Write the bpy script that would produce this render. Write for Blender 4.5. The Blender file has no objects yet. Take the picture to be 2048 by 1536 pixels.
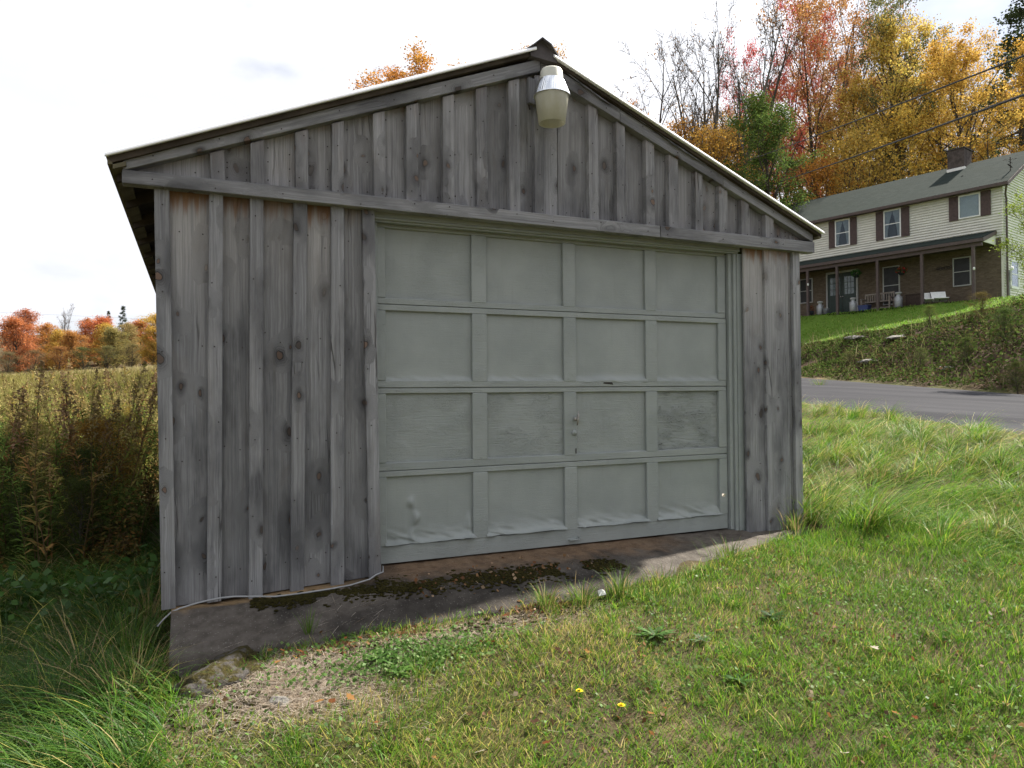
import bpy, bmesh, math, random
import numpy as np
from mathutils import Vector, Matrix

SC = bpy.context.scene
COL = SC.collection
R2D = math.radians

# ------------------------------------------------------------------ camera
CAM = np.array([0.0, -4.5, 1.085])
F_PX, YAW, PITCH, ROLL = 1442.76, 0.416024, 0.010817, -0.007829     # focal length in photo pixels (2048 wide)
_f = np.array([math.sin(YAW) * math.cos(PITCH), math.cos(YAW) * math.cos(PITCH), math.sin(PITCH)])
_r = np.cross(_f, [0, 0, 1.0]); _r /= np.linalg.norm(_r); _u = np.cross(_r, _f)
CR = _r * math.cos(ROLL) + _u * math.sin(ROLL)
CU = -_r * math.sin(ROLL) + _u * math.cos(ROLL)
CF = _f
cam_d = bpy.data.cameras.new('camera')
cam_d.sensor_width = 36.0
cam_d.lens = 36.0 * F_PX / 2048.0
cam_d.clip_start = 0.05
cam_d.clip_end = 3000
cam = bpy.data.objects.new('camera', cam_d)
COL.objects.link(cam)
cam.matrix_world = Matrix(((CR[0], CU[0], -CF[0], CAM[0]), (CR[1], CU[1], -CF[1], CAM[1]), (CR[2], CU[2], -CF[2], CAM[2]), (0, 0, 0, 1)))
SC.camera = cam

# ------------------------------------------------------------------ sky and sun
SUN_AZ, SUN_EL = R2D(78.5), R2D(49.0)          # azimuth clockwise from +Y
SUN_STRENGTH, SKY_STRENGTH = 5.0, 0.052


def nd(nt, t, ins=None, **props):
    n = nt.nodes.new(t)
    for k, v in props.items():
        setattr(n, k, v)
    for k, v in (ins or {}).items():
        s = n.inputs[k]
        if isinstance(v, bpy.types.NodeSocket):
            nt.links.new(v, s)
        else:
            s.default_value = v
    return n


def mixc(nt, f, a, b, blend='MIX'):
    n = nd(nt, 'ShaderNodeMix', data_type='RGBA', blend_type=blend)
    for i, v in ((0, f), (6, a), (7, b)):
        if isinstance(v, bpy.types.NodeSocket):
            nt.links.new(v, n.inputs[i])
        else:
            n.inputs[i].default_value = v if i == 0 else (tuple(v) + (1,))[:4]
    return n.outputs[2]


def mth(nt, op, a, b=0.0, c=0.0):
    n = nd(nt, 'ShaderNodeMath', operation=op)
    for i, v in enumerate((a, b, c)):
        if isinstance(v, bpy.types.NodeSocket):
            nt.links.new(v, n.inputs[i])
        else:
            n.inputs[i].default_value = v
    return n.outputs[0]


def mr(nt, v, a, b, c=0.0, d=1.0, smooth=True):
    n = nd(nt, 'ShaderNodeMapRange', {0: v, 1: a, 2: b, 3: c, 4: d}, clamp=True)
    if smooth:
        n.interpolation_type = 'SMOOTHSTEP'
    return n.outputs[0]


def noise(nt, vec, scale=(1, 1, 1), detail=3.0, rough=0.55, out=0, dist=0.0):
    mp = nd(nt, 'ShaderNodeMapping', {'Vector': vec, 'Scale': scale})
    n = nd(nt, 'ShaderNodeTexNoise', {'Vector': mp.outputs[0], 'Scale': 1.0, 'Detail': detail, 'Roughness': rough, 'Distortion': dist})
    return n.outputs[out]


world = bpy.data.worlds.new('World')
SC.world = world
world.use_nodes = True
wt = world.node_tree
for n in list(wt.nodes):
    wt.nodes.remove(n)
sky = nd(wt, 'ShaderNodeTexSky', sky_type='NISHITA', sun_disc=False)
sky.sun_elevation = SUN_EL
sky.sun_rotation = SUN_AZ
sky.air_density, sky.dust_density, sky.ozone_density = 1.0, 1.2, 1.0
tc = nd(wt, 'ShaderNodeTexCoord')
cl = noise(wt, tc.outputs['Generated'], (1.7, 1.7, 3.2), 5.0, 0.55)
cl2 = noise(wt, tc.outputs['Generated'], (6, 6, 11), 5.0, 0.55)
cover = mr(wt, mth(wt, 'ADD', cl, mth(wt, 'MULTIPLY', cl2, 0.25)), 0.48, 0.66, 0.35, 1.0)
sdv = (math.sin(SUN_AZ) * math.cos(SUN_EL), math.cos(SUN_AZ) * math.cos(SUN_EL), math.sin(SUN_EL))
dots = nd(wt, 'ShaderNodeVectorMath', {0: tc.outputs['Generated'], 1: sdv}, operation='DOT_PRODUCT').outputs['Value']
glow = mth(wt, 'ADD', 0.94, mth(wt, 'MULTIPLY', mth(wt, 'POWER', mth(wt, 'MAXIMUM', dots, 0.0), 4.0), 0.8))     # thin cloud is brighter round the sun
bright = mth(wt, 'MULTIPLY', mr(wt, cl2, 0.28, 0.72, 8.6, 9.7), glow)
cc = nd(wt, 'ShaderNodeCombineColor', {0: bright, 1: mth(wt, 'MULTIPLY', bright, 1.02), 2: mth(wt, 'MULTIPLY', bright, 1.085)})
skyc = mixc(wt, cover, sky.outputs[0], cc.outputs[0])
bg = nd(wt, 'ShaderNodeBackground', {'Color': skyc, 'Strength': SKY_STRENGTH})
nd(wt, 'ShaderNodeOutputWorld', {'Surface': bg.outputs[0]})

sun_d = bpy.data.lights.new('sun', 'SUN')
sun_d.energy = SUN_STRENGTH
sun_d.angle = R2D(1.2)
sun_d.color = (1.0, 0.94, 0.84)
sun = bpy.data.objects.new('sun', sun_d)
COL.objects.link(sun)
_sd = Vector((math.sin(SUN_AZ) * math.cos(SUN_EL), math.cos(SUN_AZ) * math.cos(SUN_EL), math.sin(SUN_EL)))
sun.rotation_euler = (-_sd).to_track_quat('-Z', 'Y').to_euler()
sun.location = (20, 10, 30)

vs = SC.view_settings
vs.view_transform = 'Standard'
vs.look = 'None'
vs.exposure = 1.2
vs.gamma = 1.0
vs.use_curve_mapping = False
SC.render.engine = 'CYCLES'
cy = SC.cycles
cy.use_denoising = True
cy.max_bounces = 4
cy.diffuse_bounces = 2
cy.glossy_bounces = 2
cy.transmission_bounces = 2
cy.transparent_max_bounces = 8
cy.sample_clamp_indirect = 6.0
cy.use_light_tree = False
cy.use_adaptive_sampling = True
cy.adaptive_threshold = 0.02


# ------------------------------------------------------------------ layout helpers (photo pixel -> ray)
def ray(px, py):
    d = CR * (px - 1024.0) / F_PX - CU * (py - 768.0) / F_PX + CF
    return d / np.linalg.norm(d)


def at_y(px, py, y):
    d = ray(px, py)
    return CAM + d * ((y - CAM[1]) / d[1])


def at_z(px, py, z):
    d = ray(px, py)
    return CAM + d * ((z - CAM[2]) / d[2])


def at_d(px, py, D):
    d = ray(px, py)
    return CAM + d * (D / np.dot(d, CF))


# ------------------------------------------------------------------ scene graph helpers
def tag(o, label=None, cat=None, group=None, kind=None):
    for k, v in (('label', label), ('category', cat), ('group', group), ('kind', kind)):
        if v:
            o[k] = v
    return o


def empty(name, loc=(0, 0, 0), rz=0.0, parent=None):
    o = bpy.data.objects.new(name, None)
    o.empty_display_size = 0.2
    o.location = loc
    o.rotation_euler = (0, 0, rz)
    COL.objects.link(o)
    if parent:
        o.parent = parent
    return o


def link_mesh(name, me, parent=None, loc=(0, 0, 0), rot=(0, 0, 0)):
    o = bpy.data.objects.new(name, me)
    o.location = loc
    o.rotation_euler = rot
    COL.objects.link(o)
    if parent:
        o.parent = parent
    return o


def np_mesh(name, V, Fq, mat, cols=None, smooth=False):
    """V (n,3), Fq (m,3|4) ints, cols (n,3)"""
    me = bpy.data.meshes.new(name)
    V = np.asarray(V, np.float32)
    Fq = np.asarray(Fq, np.int32)
    k = Fq.shape[1]
    me.vertices.add(len(V))
    me.vertices.foreach_set('co', V.ravel())
    me.loops.add(Fq.size)
    me.loops.foreach_set('vertex_index', Fq.ravel())
    me.polygons.add(len(Fq))
    me.polygons.foreach_set('loop_start', np.arange(0, Fq.size, k, dtype=np.int32))
    me.polygons.foreach_set('loop_total', np.full(len(Fq), k, np.int32))
    if smooth:
        me.polygons.foreach_set('use_smooth', np.ones(len(Fq), bool))
    if cols is not None:
        a = me.color_attributes.new('Col', 'FLOAT_COLOR', 'POINT')
        c4 = np.ones((len(V), 4), np.float32)
        c4[:, :3] = cols
        a.data.foreach_set('color', c4.ravel())
    me.update()
    me.validate()
    if mat:
        me.materials.append(mat)
    return me


class MB:
    """collects simple solids into one mesh"""
    def __init__(s):
        s.v, s.f = [], []

    def hexa(s, c):
        """8 corners: bottom 4 ccw, top 4 ccw"""
        b = len(s.v)
        s.v += [tuple(p) for p in c]
        s.f += [tuple(b + i for i in q) for q in ((3, 2, 1, 0), (4, 5, 6, 7), (0, 1, 5, 4), (1, 2, 6, 5), (2, 3, 7, 6), (3, 0, 4, 7))]
        return s

    def box(s, x0, x1, y0, y1, z0, z1):
        return s.hexa([(x0, y0, z0), (x1, y0, z0), (x1, y1, z0), (x0, y1, z0), (x0, y0, z1), (x1, y0, z1), (x1, y1, z1), (x0, y1, z1)])

    def prism(s, poly, y0, y1):
        """poly of (x,z) extruded along y"""
        b = len(s.v); n = len(poly)
        s.v += [(p[0], y0, p[1]) for p in poly] + [(p[0], y1, p[1]) for p in poly]
        s.f.append(tuple(b + i for i in range(n)))
        s.f.append(tuple(b + n + i for i in reversed(range(n))))
        for i in range(n):
            j = (i + 1) % n
            s.f.append((b + i, b + n + i, b + n + j, b + j))
        return s

    def tube(s, pts, rad, n=8, cap=True):
        pts = [Vector(p) for p in pts]
        rads = rad if isinstance(rad, (list, tuple)) else [rad] * len(pts)
        b = len(s.v)
        for i, p in enumerate(pts):
            d = (pts[min(i + 1, len(pts) - 1)] - pts[max(i - 1, 0)])
            if d.length < 1e-9:
                d = Vector((0, 0, 1))
            d.normalize()
            a = d.cross(Vector((0, 0, 1)) if abs(d.z) < 0.95 else Vector((1, 0, 0))).normalized()
            c = d.cross(a)
            for k in range(n):
                t = 2 * math.pi * k / n
                s.v.append(tuple(p + (a * math.cos(t) + c * math.sin(t)) * rads[i]))
        for i in range(len(pts) - 1):
            for k in range(n):
                k2 = (k + 1) % n
                s.f.append((b + i * n + k, b + i * n + k2, b + (i + 1) * n + k2, b + (i + 1) * n + k))
        if cap:
            s.f.append(tuple(b + k for k in reversed(range(n))))
            s.f.append(tuple(b + (len(pts) - 1) * n + k for k in range(n)))
        return s

    def lathe(s, prof, cx=0, cy=0, n=24, closed=False):
        """prof list of (r,z)"""
        b = len(s.v)
        for r, z in prof:
            for k in range(n):
                t = 2 * math.pi * k / n
                s.v.append((cx + r * math.cos(t), cy + r * math.sin(t), z))
        m = len(prof)
        for i in range(m if closed else m - 1):
            j = (i + 1) % m
            for k in range(n):
                k2 = (k + 1) % n
                s.f.append((b + i * n + k, b + i * n + k2, b + j * n + k2, b + j * n + k))
        return s

    def build(s, name, mat, parent=None, loc=(0, 0, 0), rot=(0, 0, 0), bevel=0.0, smooth=False, recalc=True):
        me = bpy.data.meshes.new(name)
        me.from_pydata(s.v, [], s.f)
        if recalc or bevel:
            bm = bmesh.new()
            bm.from_mesh(me)
            if bevel:
                bmesh.ops.bevel(bm, geom=bm.edges[:], offset=bevel, segments=1, affect='EDGES', clamp_overlap=True)
            bmesh.ops.recalc_face_normals(bm, faces=bm.faces[:])
            bm.to_mesh(me)
            bm.free()
        if smooth:
            for p in me.polygons:
                p.use_smooth = True
        me.materials.append(mat)
        return link_mesh(name, me, parent, loc, rot)


def copy_tree(o, parent=None):
    c = o.copy()
    COL.objects.link(c)
    c.parent = parent
    for ch in o.children:
        copy_tree(ch, c)
    return c


# ------------------------------------------------------------------ numpy noise
def _h(ix, iy, s):
    n = (ix.astype(np.int64) * 374761393 + iy.astype(np.int64) * 668265263 + s * 974711) & 0xFFFFFFFF
    n = ((n ^ (n >> 13)) * 1274126177) & 0xFFFFFFFF
    return ((n ^ (n >> 16)) & 0xFFFF) / 65535.0


def vnoise(x, y, s=0):
    x = np.asarray(x, float); y = np.asarray(y, float)
    ix = np.floor(x); iy = np.floor(y)
    fx = x - ix; fy = y - iy
    fx = fx * fx * (3 - 2 * fx); fy = fy * fy * (3 - 2 * fy)
    a = _h(ix, iy, s); b = _h(ix + 1, iy, s); c = _h(ix, iy + 1, s); d = _h(ix + 1, iy + 1, s)
    return a + (b - a) * fx + (c - a) * fy + (a - b - c + d) * fx * fy


def fbm(x, y, s=0, o=4):
    x = np.asarray(x, float); y = np.asarray(y, float)
    v = 0; a = 0.5; t = 0
    for i in range(o):
        v = v + a * vnoise(x * 2 ** i, y * 2 ** i, s + i * 17); t += a; a *= 0.5
    return v / t


def sstep(a, b, x):
    t = np.clip((np.asarray(x, float) - a) / (b - a), 0, 1)
    return t * t * (3 - 2 * t)


# ------------------------------------------------------------------ materials
MATS = {}


def new_mat(name):
    m = bpy.data.materials.new(name)
    m.use_nodes = True
    nt = m.node_tree
    for n in list(nt.nodes):
        nt.nodes.remove(n)
    out = nd(nt, 'ShaderNodeOutputMaterial')
    MATS[name] = m
    return m, nt, out


def principled(nt, out, color, rough=0.7, spec=0.3, metal=0.0, bump=None, bump_str=0.3, bump_dist=0.01):
    p = nd(nt, 'ShaderNodeBsdfPrincipled')
    for k, v in (('Base Color', color), ('Roughness', rough), ('Specular IOR Level', spec), ('Metallic', metal)):
        if isinstance(v, bpy.types.NodeSocket):
            nt.links.new(v, p.inputs[k])
        else:
            p.inputs[k].default_value = tuple(v) + (1,) if k == 'Base Color' else v
    if bump is not None:
        b = nd(nt, 'ShaderNodeBump', {'Height': bump, 'Strength': bump_str, 'Distance': bump_dist})
        nt.links.new(b.outputs[0], p.inputs['Normal'])
    if out is not None:
        nt.links.new(p.outputs[0], out.inputs[0])
    return p


def plain(name, color, rough=0.7, spec=0.3, metal=0.0, var=0.25, scale=8.0, bump=0.0, tint=None):
    """a plain surface with noise wear"""
    m, nt, out = new_mat(name)
    t = nd(nt, 'ShaderNodeTexCoord')
    n1 = noise(nt, t.outputs['Object'], (scale,) * 3, 5, 0.6)
    n2 = noise(nt, t.outputs['Object'], (scale * 9,) * 3, 4, 0.6)
    dark = tuple(c * (1 - var) for c in color)
    lite = tuple(min(1, c * (1 + var)) for c in (tint or color))
    c = mixc(nt, mr(nt, n1, 0.3, 0.7), dark, lite)
    c = mixc(nt, mr(nt, n2, 0.35, 0.75, 0, 0.35), c, dark)
    principled(nt, out, c, rough, spec, metal, n2 if bump else None, bump, 0.004)
    return m


# ---- weathered barn wood; object colour: R brightness, G rust at the top, B warm
def wood_material():
    m, nt, out = new_mat('weathered_wood')
    t = nd(nt, 'ShaderNodeTexCoord')
    oi = nd(nt, 'ShaderNodeObjectInfo')
    sepc = nd(nt, 'ShaderNodeSeparateColor', {0: oi.outputs['Color']})
    rnd = oi.outputs['Random']
    off = nd(nt, 'ShaderNodeCombineXYZ', {0: mth(nt, 'MULTIPLY', rnd, 47.3), 1: 0.0, 2: mth(nt, 'MULTIPLY', rnd, 91.7)})
    P = nd(nt, 'ShaderNodeVectorMath', {0: t.outputs['Object'], 1: off.outputs[0]}, operation='ADD').outputs[0]
    sp = nd(nt, 'ShaderNodeSeparateXYZ', {0: P})
    lz = nd(nt, 'ShaderNodeSeparateXYZ', {0: t.outputs['Object']}).outputs[2]
    # knots
    wob = noise(nt, P, (9, 9, 6), 3, 0.5, out=1)
    wv = nd(nt, 'ShaderNodeVectorMath', {0: wob, 1: (0.5, 0.5, 0.5)}, operation='SUBTRACT').outputs[0]
    wv = nd(nt, 'ShaderNodeVectorMath', {0: wv, 3: 0.085}, operation='SCALE').outputs[0]
    Pw = nd(nt, 'ShaderNodeVectorMath', {0: P, 1: wv}, operation='ADD').outputs[0]
    spw = nd(nt, 'ShaderNodeSeparateXYZ', {0: Pw})
    kc = nd(nt, 'ShaderNodeCombineXYZ', {0: mth(nt, 'MULTIPLY', spw.outputs[0], 7.0), 1: mth(nt, 'MULTIPLY', spw.outputs[2], 4.4), 2: 0.0})
    vor = nd(nt, 'ShaderNodeTexVoronoi', {'Vector': kc.outputs[0], 'Scale': 1.0, 'Randomness': 1.0}, voronoi_dimensions='2D', feature='F1')
    kd = vor.outputs['Distance']
    kr = nd(nt, 'ShaderNodeSeparateColor', {0: vor.outputs['Color']})
    has = mr(nt, kr.outputs[0], 0.54, 0.58)
    ksz = mr(nt, kr.outputs[1], 0, 1, 0.03, 0.125, smooth=False)
    kk = mth(nt, 'DIVIDE', kd, ksz)
    core = mth(nt, 'MULTIPLY', mr(nt, kk, 0.98, 0.82), has)
    halo = mth(nt, 'MULTIPLY', mr(nt, kk, 3.6, 0.8), has)
    ringm = mth(nt, 'MULTIPLY', mr(nt, mth(nt, 'ABSOLUTE', mth(nt, 'SUBTRACT', kk, 1.02)), 0.22, 0.06), has)
    # grain, bent round the knots
    bend = mth(nt, 'MULTIPLY', mr(nt, kd, 0.55, 0.1), has)
    spg = nd(nt, 'ShaderNodeSeparateXYZ', {0: nd(nt, 'ShaderNodeVectorMath', {0: P, 1: nd(nt, 'ShaderNodeVectorMath', {0: wv, 3: 0.22}, operation='SCALE').outputs[0]}, operation='ADD').outputs[0]})
    gx = mth(nt, 'ADD', mth(nt, 'MULTIPLY', spg.outputs[0], mth(nt, 'SUBTRACT', 1.0, mth(nt, 'MULTIPLY', bend, 0.75))), mth(nt, 'MULTIPLY', mth(nt, 'MULTIPLY', kd, bend), 0.22))
    gv = nd(nt, 'ShaderNodeCombineXYZ', {0: gx, 1: sp.outputs[1], 2: sp.outputs[2]}).outputs[0]
    g1 = noise(nt, gv, (85, 10, 0.8), 6, 0.72)
    g2 = noise(nt, gv, (330, 30, 4.5), 5, 0.65)
    g3 = noise(nt, gv, (16, 5, 0.8), 3, 0.5)
    blot = noise(nt, P, (5, 5, 1.6), 4, 0.55)
    blot2 = noise(nt, P, (11, 9, 2.5), 4, 0.6, dist=0.6)
    saw = nd(nt, 'ShaderNodeTexWave', {'Vector': P, 'Scale': 62.0, 'Distortion': 2.2, 'Detail': 2.0, 'Detail Scale': 0.8}, wave_type='BANDS', bands_direction='Z').outputs['Fac']
    c = mixc(nt, mr(nt, g1, 0.22, 0.78), (0.140, 0.140, 0.147), (0.390, 0.389, 0.398))
    c = mixc(nt, mr(nt, g2, 0.40, 0.75, 0, 0.45), c, (0.105, 0.100, 0.100))
    c = mixc(nt, mr(nt, g3, 0.40, 0.80, 0, 0.35), c, (0.38, 0.37, 0.365))
    c = mixc(nt, mth(nt, 'MULTIPLY', mr(nt, blot, 0.42, 0.68, 0, 0.9), mr(nt, mth(nt, 'ADD', mth(nt, 'MULTIPLY', g1, .6), mth(nt, 'MULTIPLY', g2, .4)), 0.35, 0.62, .25, 1.0)), c, (0.055, 0.054, 0.060))
    c = mixc(nt, mr(nt, blot2, 0.52, 0.78, 0, 0.35), c, (0.165, 0.140, 0.120))
    c = mixc(nt, mr(nt, saw, 0.45, 0.95, 0, 0.22), c, (0.09, 0.088, 0.09))
    c = mixc(nt, mth(nt, 'MULTIPLY', mth(nt, 'MULTIPLY', halo, mr(nt, blot2, 0.3, 0.62)), 0.8), c, (0.075, 0.073, 0.078))
    c = mixc(nt, mth(nt, 'MULTIPLY', mth(nt, 'MULTIPLY', ringm, mr(nt, g2, .3, .6, .45, 1.0)), 0.92), c, (0.022, 0.018, 0.017))
    rphase = mth(nt, 'ADD', mth(nt, 'MULTIPLY', kk, 11.0), mth(nt, 'MULTIPLY', g3, 9.0))
    rings = mth(nt, 'MULTIPLY', mr(nt, mth(nt, 'SINE', rphase), 0.1, 0.95), mth(nt, 'MULTIPLY', mr(nt, kk, 3.4, 1.2), has))
    c = mixc(nt, mth(nt, 'MULTIPLY', rings, 0.6), c, (0.07, 0.066, 0.066))
    kcol = mixc(nt, kr.outputs[2], (0.065, 0.055, 0.05), (0.175, 0.115, 0.085))
    c = mixc(nt, mth(nt, 'MULTIPLY', core, 0.92), c, kcol)
    # splits
    sv = nd(nt, 'ShaderNodeTexVoronoi', {'Vector': nd(nt, 'ShaderNodeMapping', {'Vector': gv, 'Scale': (24, 1, 0.85)}).outputs[0], 'Scale': 1.0, 'Randomness': 1.0}, feature='DISTANCE_TO_EDGE').outputs['Distance']
    split = mth(nt, 'MULTIPLY', mr(nt, sv, 0.035, 0.008), mr(nt, noise(nt, P, (7, 3, 1.1), 2, 0.5), 0.56, 0.66))
    c = mixc(nt, mth(nt, 'MULTIPLY', split, 0.75), c, (0.04, 0.037, 0.036))
    # fresh, unweathered wood near the sheltered top end of the wall boards
    un = noise(nt, P, (26, 6, 2.0), 4, 0.6)
    zz = mth(nt, 'ADD', lz, mth(nt, 'MULTIPLY', mth(nt, 'SUBTRACT', un, 0.5), 0.30))
    rust = mth(nt, 'MULTIPLY', mr(nt, zz, -0.13, -0.005), sepc.outputs[1])
    paleM = mth(nt, 'MULTIPLY', mr(nt, zz, -0.85, -0.12, 0, 0.62), sepc.outputs[1])
    c = mixc(nt, mth(nt, 'MULTIPLY', paleM, mr(nt, g1, 0.2, 0.6)), c, (0.47, 0.445, 0.42))
    c = mixc(nt, mth(nt, 'MULTIPLY', rust, 0.9), c, mixc(nt, un, (0.075, 0.028, 0.012), (0.30, 0.16, 0.075)))
    c = mixc(nt, sepc.outputs[2], c, (0.20, 0.145, 0.095))
    br = nd(nt, 'ShaderNodeCombineColor', {0: sepc.outputs[0], 1: sepc.outputs[0], 2: sepc.outputs[0]})
    c = mixc(nt, 1.0, c, br.outputs[0], 'MULTIPLY')
    hgt = mth(nt, 'ADD', mth(nt, 'MULTIPLY', g1, 0.7), mth(nt, 'MULTIPLY', g2, 0.6))
    hgt = mth(nt, 'ADD', hgt, mth(nt, 'MULTIPLY', saw, 0.12))
    hgt = mth(nt, 'SUBTRACT', hgt, mth(nt, 'ADD', mth(nt, 'MULTIPLY', ringm, 0.5), mth(nt, 'MULTIPLY', split, 1.2)))
    principled(nt, out, c, 0.86, 0.18, 0, hgt, 0.75, 0.0055)
    return m


# ---- painted door; object colour R = amount of flaking
def door_paint():
    m, nt, out = new_mat('grey_green_paint')
    t = nd(nt, 'ShaderNodeTexCoord')
    oi = nd(nt, 'ShaderNodeObjectInfo')
    fl = nd(nt, 'ShaderNodeSeparateColor', {0: oi.outputs['Color']})
    off = nd(nt, 'ShaderNodeCombineXYZ', {0: mth(nt, 'MULTIPLY', oi.outputs['Random'], 31.0), 1: 0.0, 2: mth(nt, 'MULTIPLY', oi.outputs['Random'], 57.0)})
    P = nd(nt, 'ShaderNodeVectorMath', {0: t.outputs['Object'], 1: off.outputs[0]}, operation='ADD').outputs[0]
    big = noise(nt, P, (3, 3, 3), 4, 0.55)
    fine = noise(nt, P, (90, 90, 160), 3, 0.6)
    run = noise(nt, P, (30, 10, 2.5), 4, 0.6)
    grain = noise(nt, P, (7, 7, 120), 5, 0.65, dist=0.4)
    crackn = noise(nt, P, (26, 10, 95), 5, 0.7, dist=1.6)
    area = mr(nt, noise(nt, P, (5, 5, 7), 3, 0.5), 0.40, 0.62)
    crack = mth(nt, 'MULTIPLY', mr(nt, crackn, 0.60, 0.635), mth(nt, 'MULTIPLY', area, mth(nt, 'POWER', fl.outputs[0], 2.0)))
    c = mixc(nt, mr(nt, big, 0.3, 0.7), (0.248, 0.268, 0.258), (0.294, 0.313, 0.300))
    c = mixc(nt, mr(nt, run, 0.56, 0.8, 0, 0.22), c, (0.19, 0.20, 0.185))
    c = mixc(nt, mr(nt, fine, 0.6, 0.8, 0, 0.25), c, (0.36, 0.375, 0.35))
    chip = mth(nt, 'MULTIPLY', mr(nt, noise(nt, P, (30, 20, 55), 5, 0.7, dist=1.0), 0.70, 0.73), fl.outputs[1])
    c = mixc(nt, chip, c, (0.06, 0.055, 0.05))
    c = mixc(nt, mth(nt, 'MULTIPLY', crack, 0.8), c, (0.055, 0.058, 0.052))
    h = mth(nt, 'ADD', mth(nt, 'MULTIPLY', grain, mth(nt, 'ADD', 0.10, mth(nt, 'MULTIPLY', fl.outputs[0], 1.0))), mth(nt, 'MULTIPLY', fine, 0.10))
    h = mth(nt, 'ADD', h, mth(nt, 'MULTIPLY', mth(nt, 'MULTIPLY', crackn, area), mth(nt, 'MULTIPLY', fl.outputs[0], 1.8)))
    h = mth(nt, 'SUBTRACT', h, mth(nt, 'ADD', mth(nt, 'MULTIPLY', crack, 0.9), mth(nt, 'MULTIPLY', chip, 0.5)))
    principled(nt, out, c, 0.52, 0.35, 0, h, 0.9, 0.009)
    return m


def leaf_material(name, trans=0.35, use_obj=True, rough=0.5, spec=0.35):
    m, nt, out = new_mat(name)
    a = nd(nt, 'ShaderNodeAttribute', attribute_name='Col')
    c = a.outputs['Color']
    if use_obj:
        oi = nd(nt, 'ShaderNodeObjectInfo')
        c = mixc(nt, 1.0, c, oi.outputs['Color'], 'MULTIPLY')
    if spec > .2:
        p = principled(nt, None, c, rough, spec)
    else:
        p = nd(nt, 'ShaderNodeBsdfDiffuse', {'Color': c})
    tr = nd(nt, 'ShaderNodeBsdfTranslucent', {'Color': c})
    mx = nd(nt, 'ShaderNodeMixShader', {0: trans, 1: p.outputs[0], 2: tr.outputs[0]})
    nt.links.new(mx.outputs[0], out.inputs[0])
    return m


WOOD = wood_material()
PAINT = door_paint()
GRASS = leaf_material('grass_blades', 0.45, False, 0.5, 0.22)
LEAF = leaf_material('tree_leaves', 0.40, True, 0.55, 0.1)
WEED = leaf_material('weed_leaves', 0.30, True, 0.6, 0.1)
BARK = plain('bark', (0.080, 0.066, 0.056), 0.9, 0.1, var=0.4, scale=3.0)
BARK_GREY = plain('bark_grey', (0.105, 0.095, 0.085), 0.9, 0.1, var=0.35, scale=3.0)
# ================================================================== TERRAIN
A_RD = np.array([11.06, 2.10]); H_RD = R2D(18.0)
E_RD = np.array([math.sin(H_RD), math.cos(H_RD)]); N_RD = np.array([math.cos(H_RD), -math.sin(H_RD)])
RW = 5.5
H0 = np.array([34.447, 16.859, 5.157]); TH = R2D(-13.5)
EH = np.array([math.sin(TH), math.cos(TH)]); NH = np.array([-math.cos(TH), math.sin(TH)])
CTRL = np.array([(0, -4.5, -.45), (-3, -4, -.6), (-.6, -1.6, -.45), (-.35, 0, -.46), (-.4, 3, -.45), (-.4, 7, -.4), (-3, 1, -.62), (-6, 5, -.6),
                 (.0, -.75, -.30), (.8, -.80, -.235), (1.6, -.80, -.17), (2.5, -.78, -.13), (3.4, -.55, -.09), (4.2, -.2, -.05), (4.75, 0.1, .0), (4.9, 3, .1), (4.9, 7, .25),
                 (1.2, -2.0, -.37), (2.5, -2.5, -.33), (4, -2.0, -.17), (3, -4.5, -.42), (6, -1, .0), (8, -2, .1), (7.5, 2, .22), (8.5, 6, .42), (6, -4, -.2), (9, -5, .0),
                 (-10, 25, -.1), (0, 25, .3), (-16, 18, -.4), (-20, 40, .9), (0, 40, 1.4), (10, 40, 2.2), (9, 18, 1.0), (-14.7, 67.6, 2.25), (-2.7, 62, 3.15), (-22, 103, 3.5), (-4, 96, 4.7),
                 (15, 60, 4), (30, 100, 7), (-60, 60, 2), (-60, 120, 4), (-40, 0, -1.5), (-30, -40, -2), (30, -40, -.5), (-100, 0, -2)], float)


def _tps(r2):
    return np.where(r2 > 1e-9, r2 * np.log(np.maximum(r2, 1e-9)), 0)


_n = len(CTRL)
_K = _tps(((CTRL[:, None, :2] - CTRL[None, :, :2]) ** 2).sum(-1)) + np.eye(_n) * 0.02
_Pm = np.c_[np.ones(_n), CTRL[:, :2]]
_sol = np.linalg.solve(np.block([[_K, _Pm], [_Pm.T, np.zeros((3, 3))]]), np.r_[CTRL[:, 2], 0, 0, 0])


def road_st(x, y):
    dx = x - A_RD[0]; dy = y - A_RD[1]
    return dx * N_RD[0] + dy * N_RD[1], dx * E_RD[0] + dy * E_RD[1]


def road_z(s, t):
    return 0.40 + 0.058 * np.clip(t, -30, 34) + 0.034 * np.clip(s, 0, RW)


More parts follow.
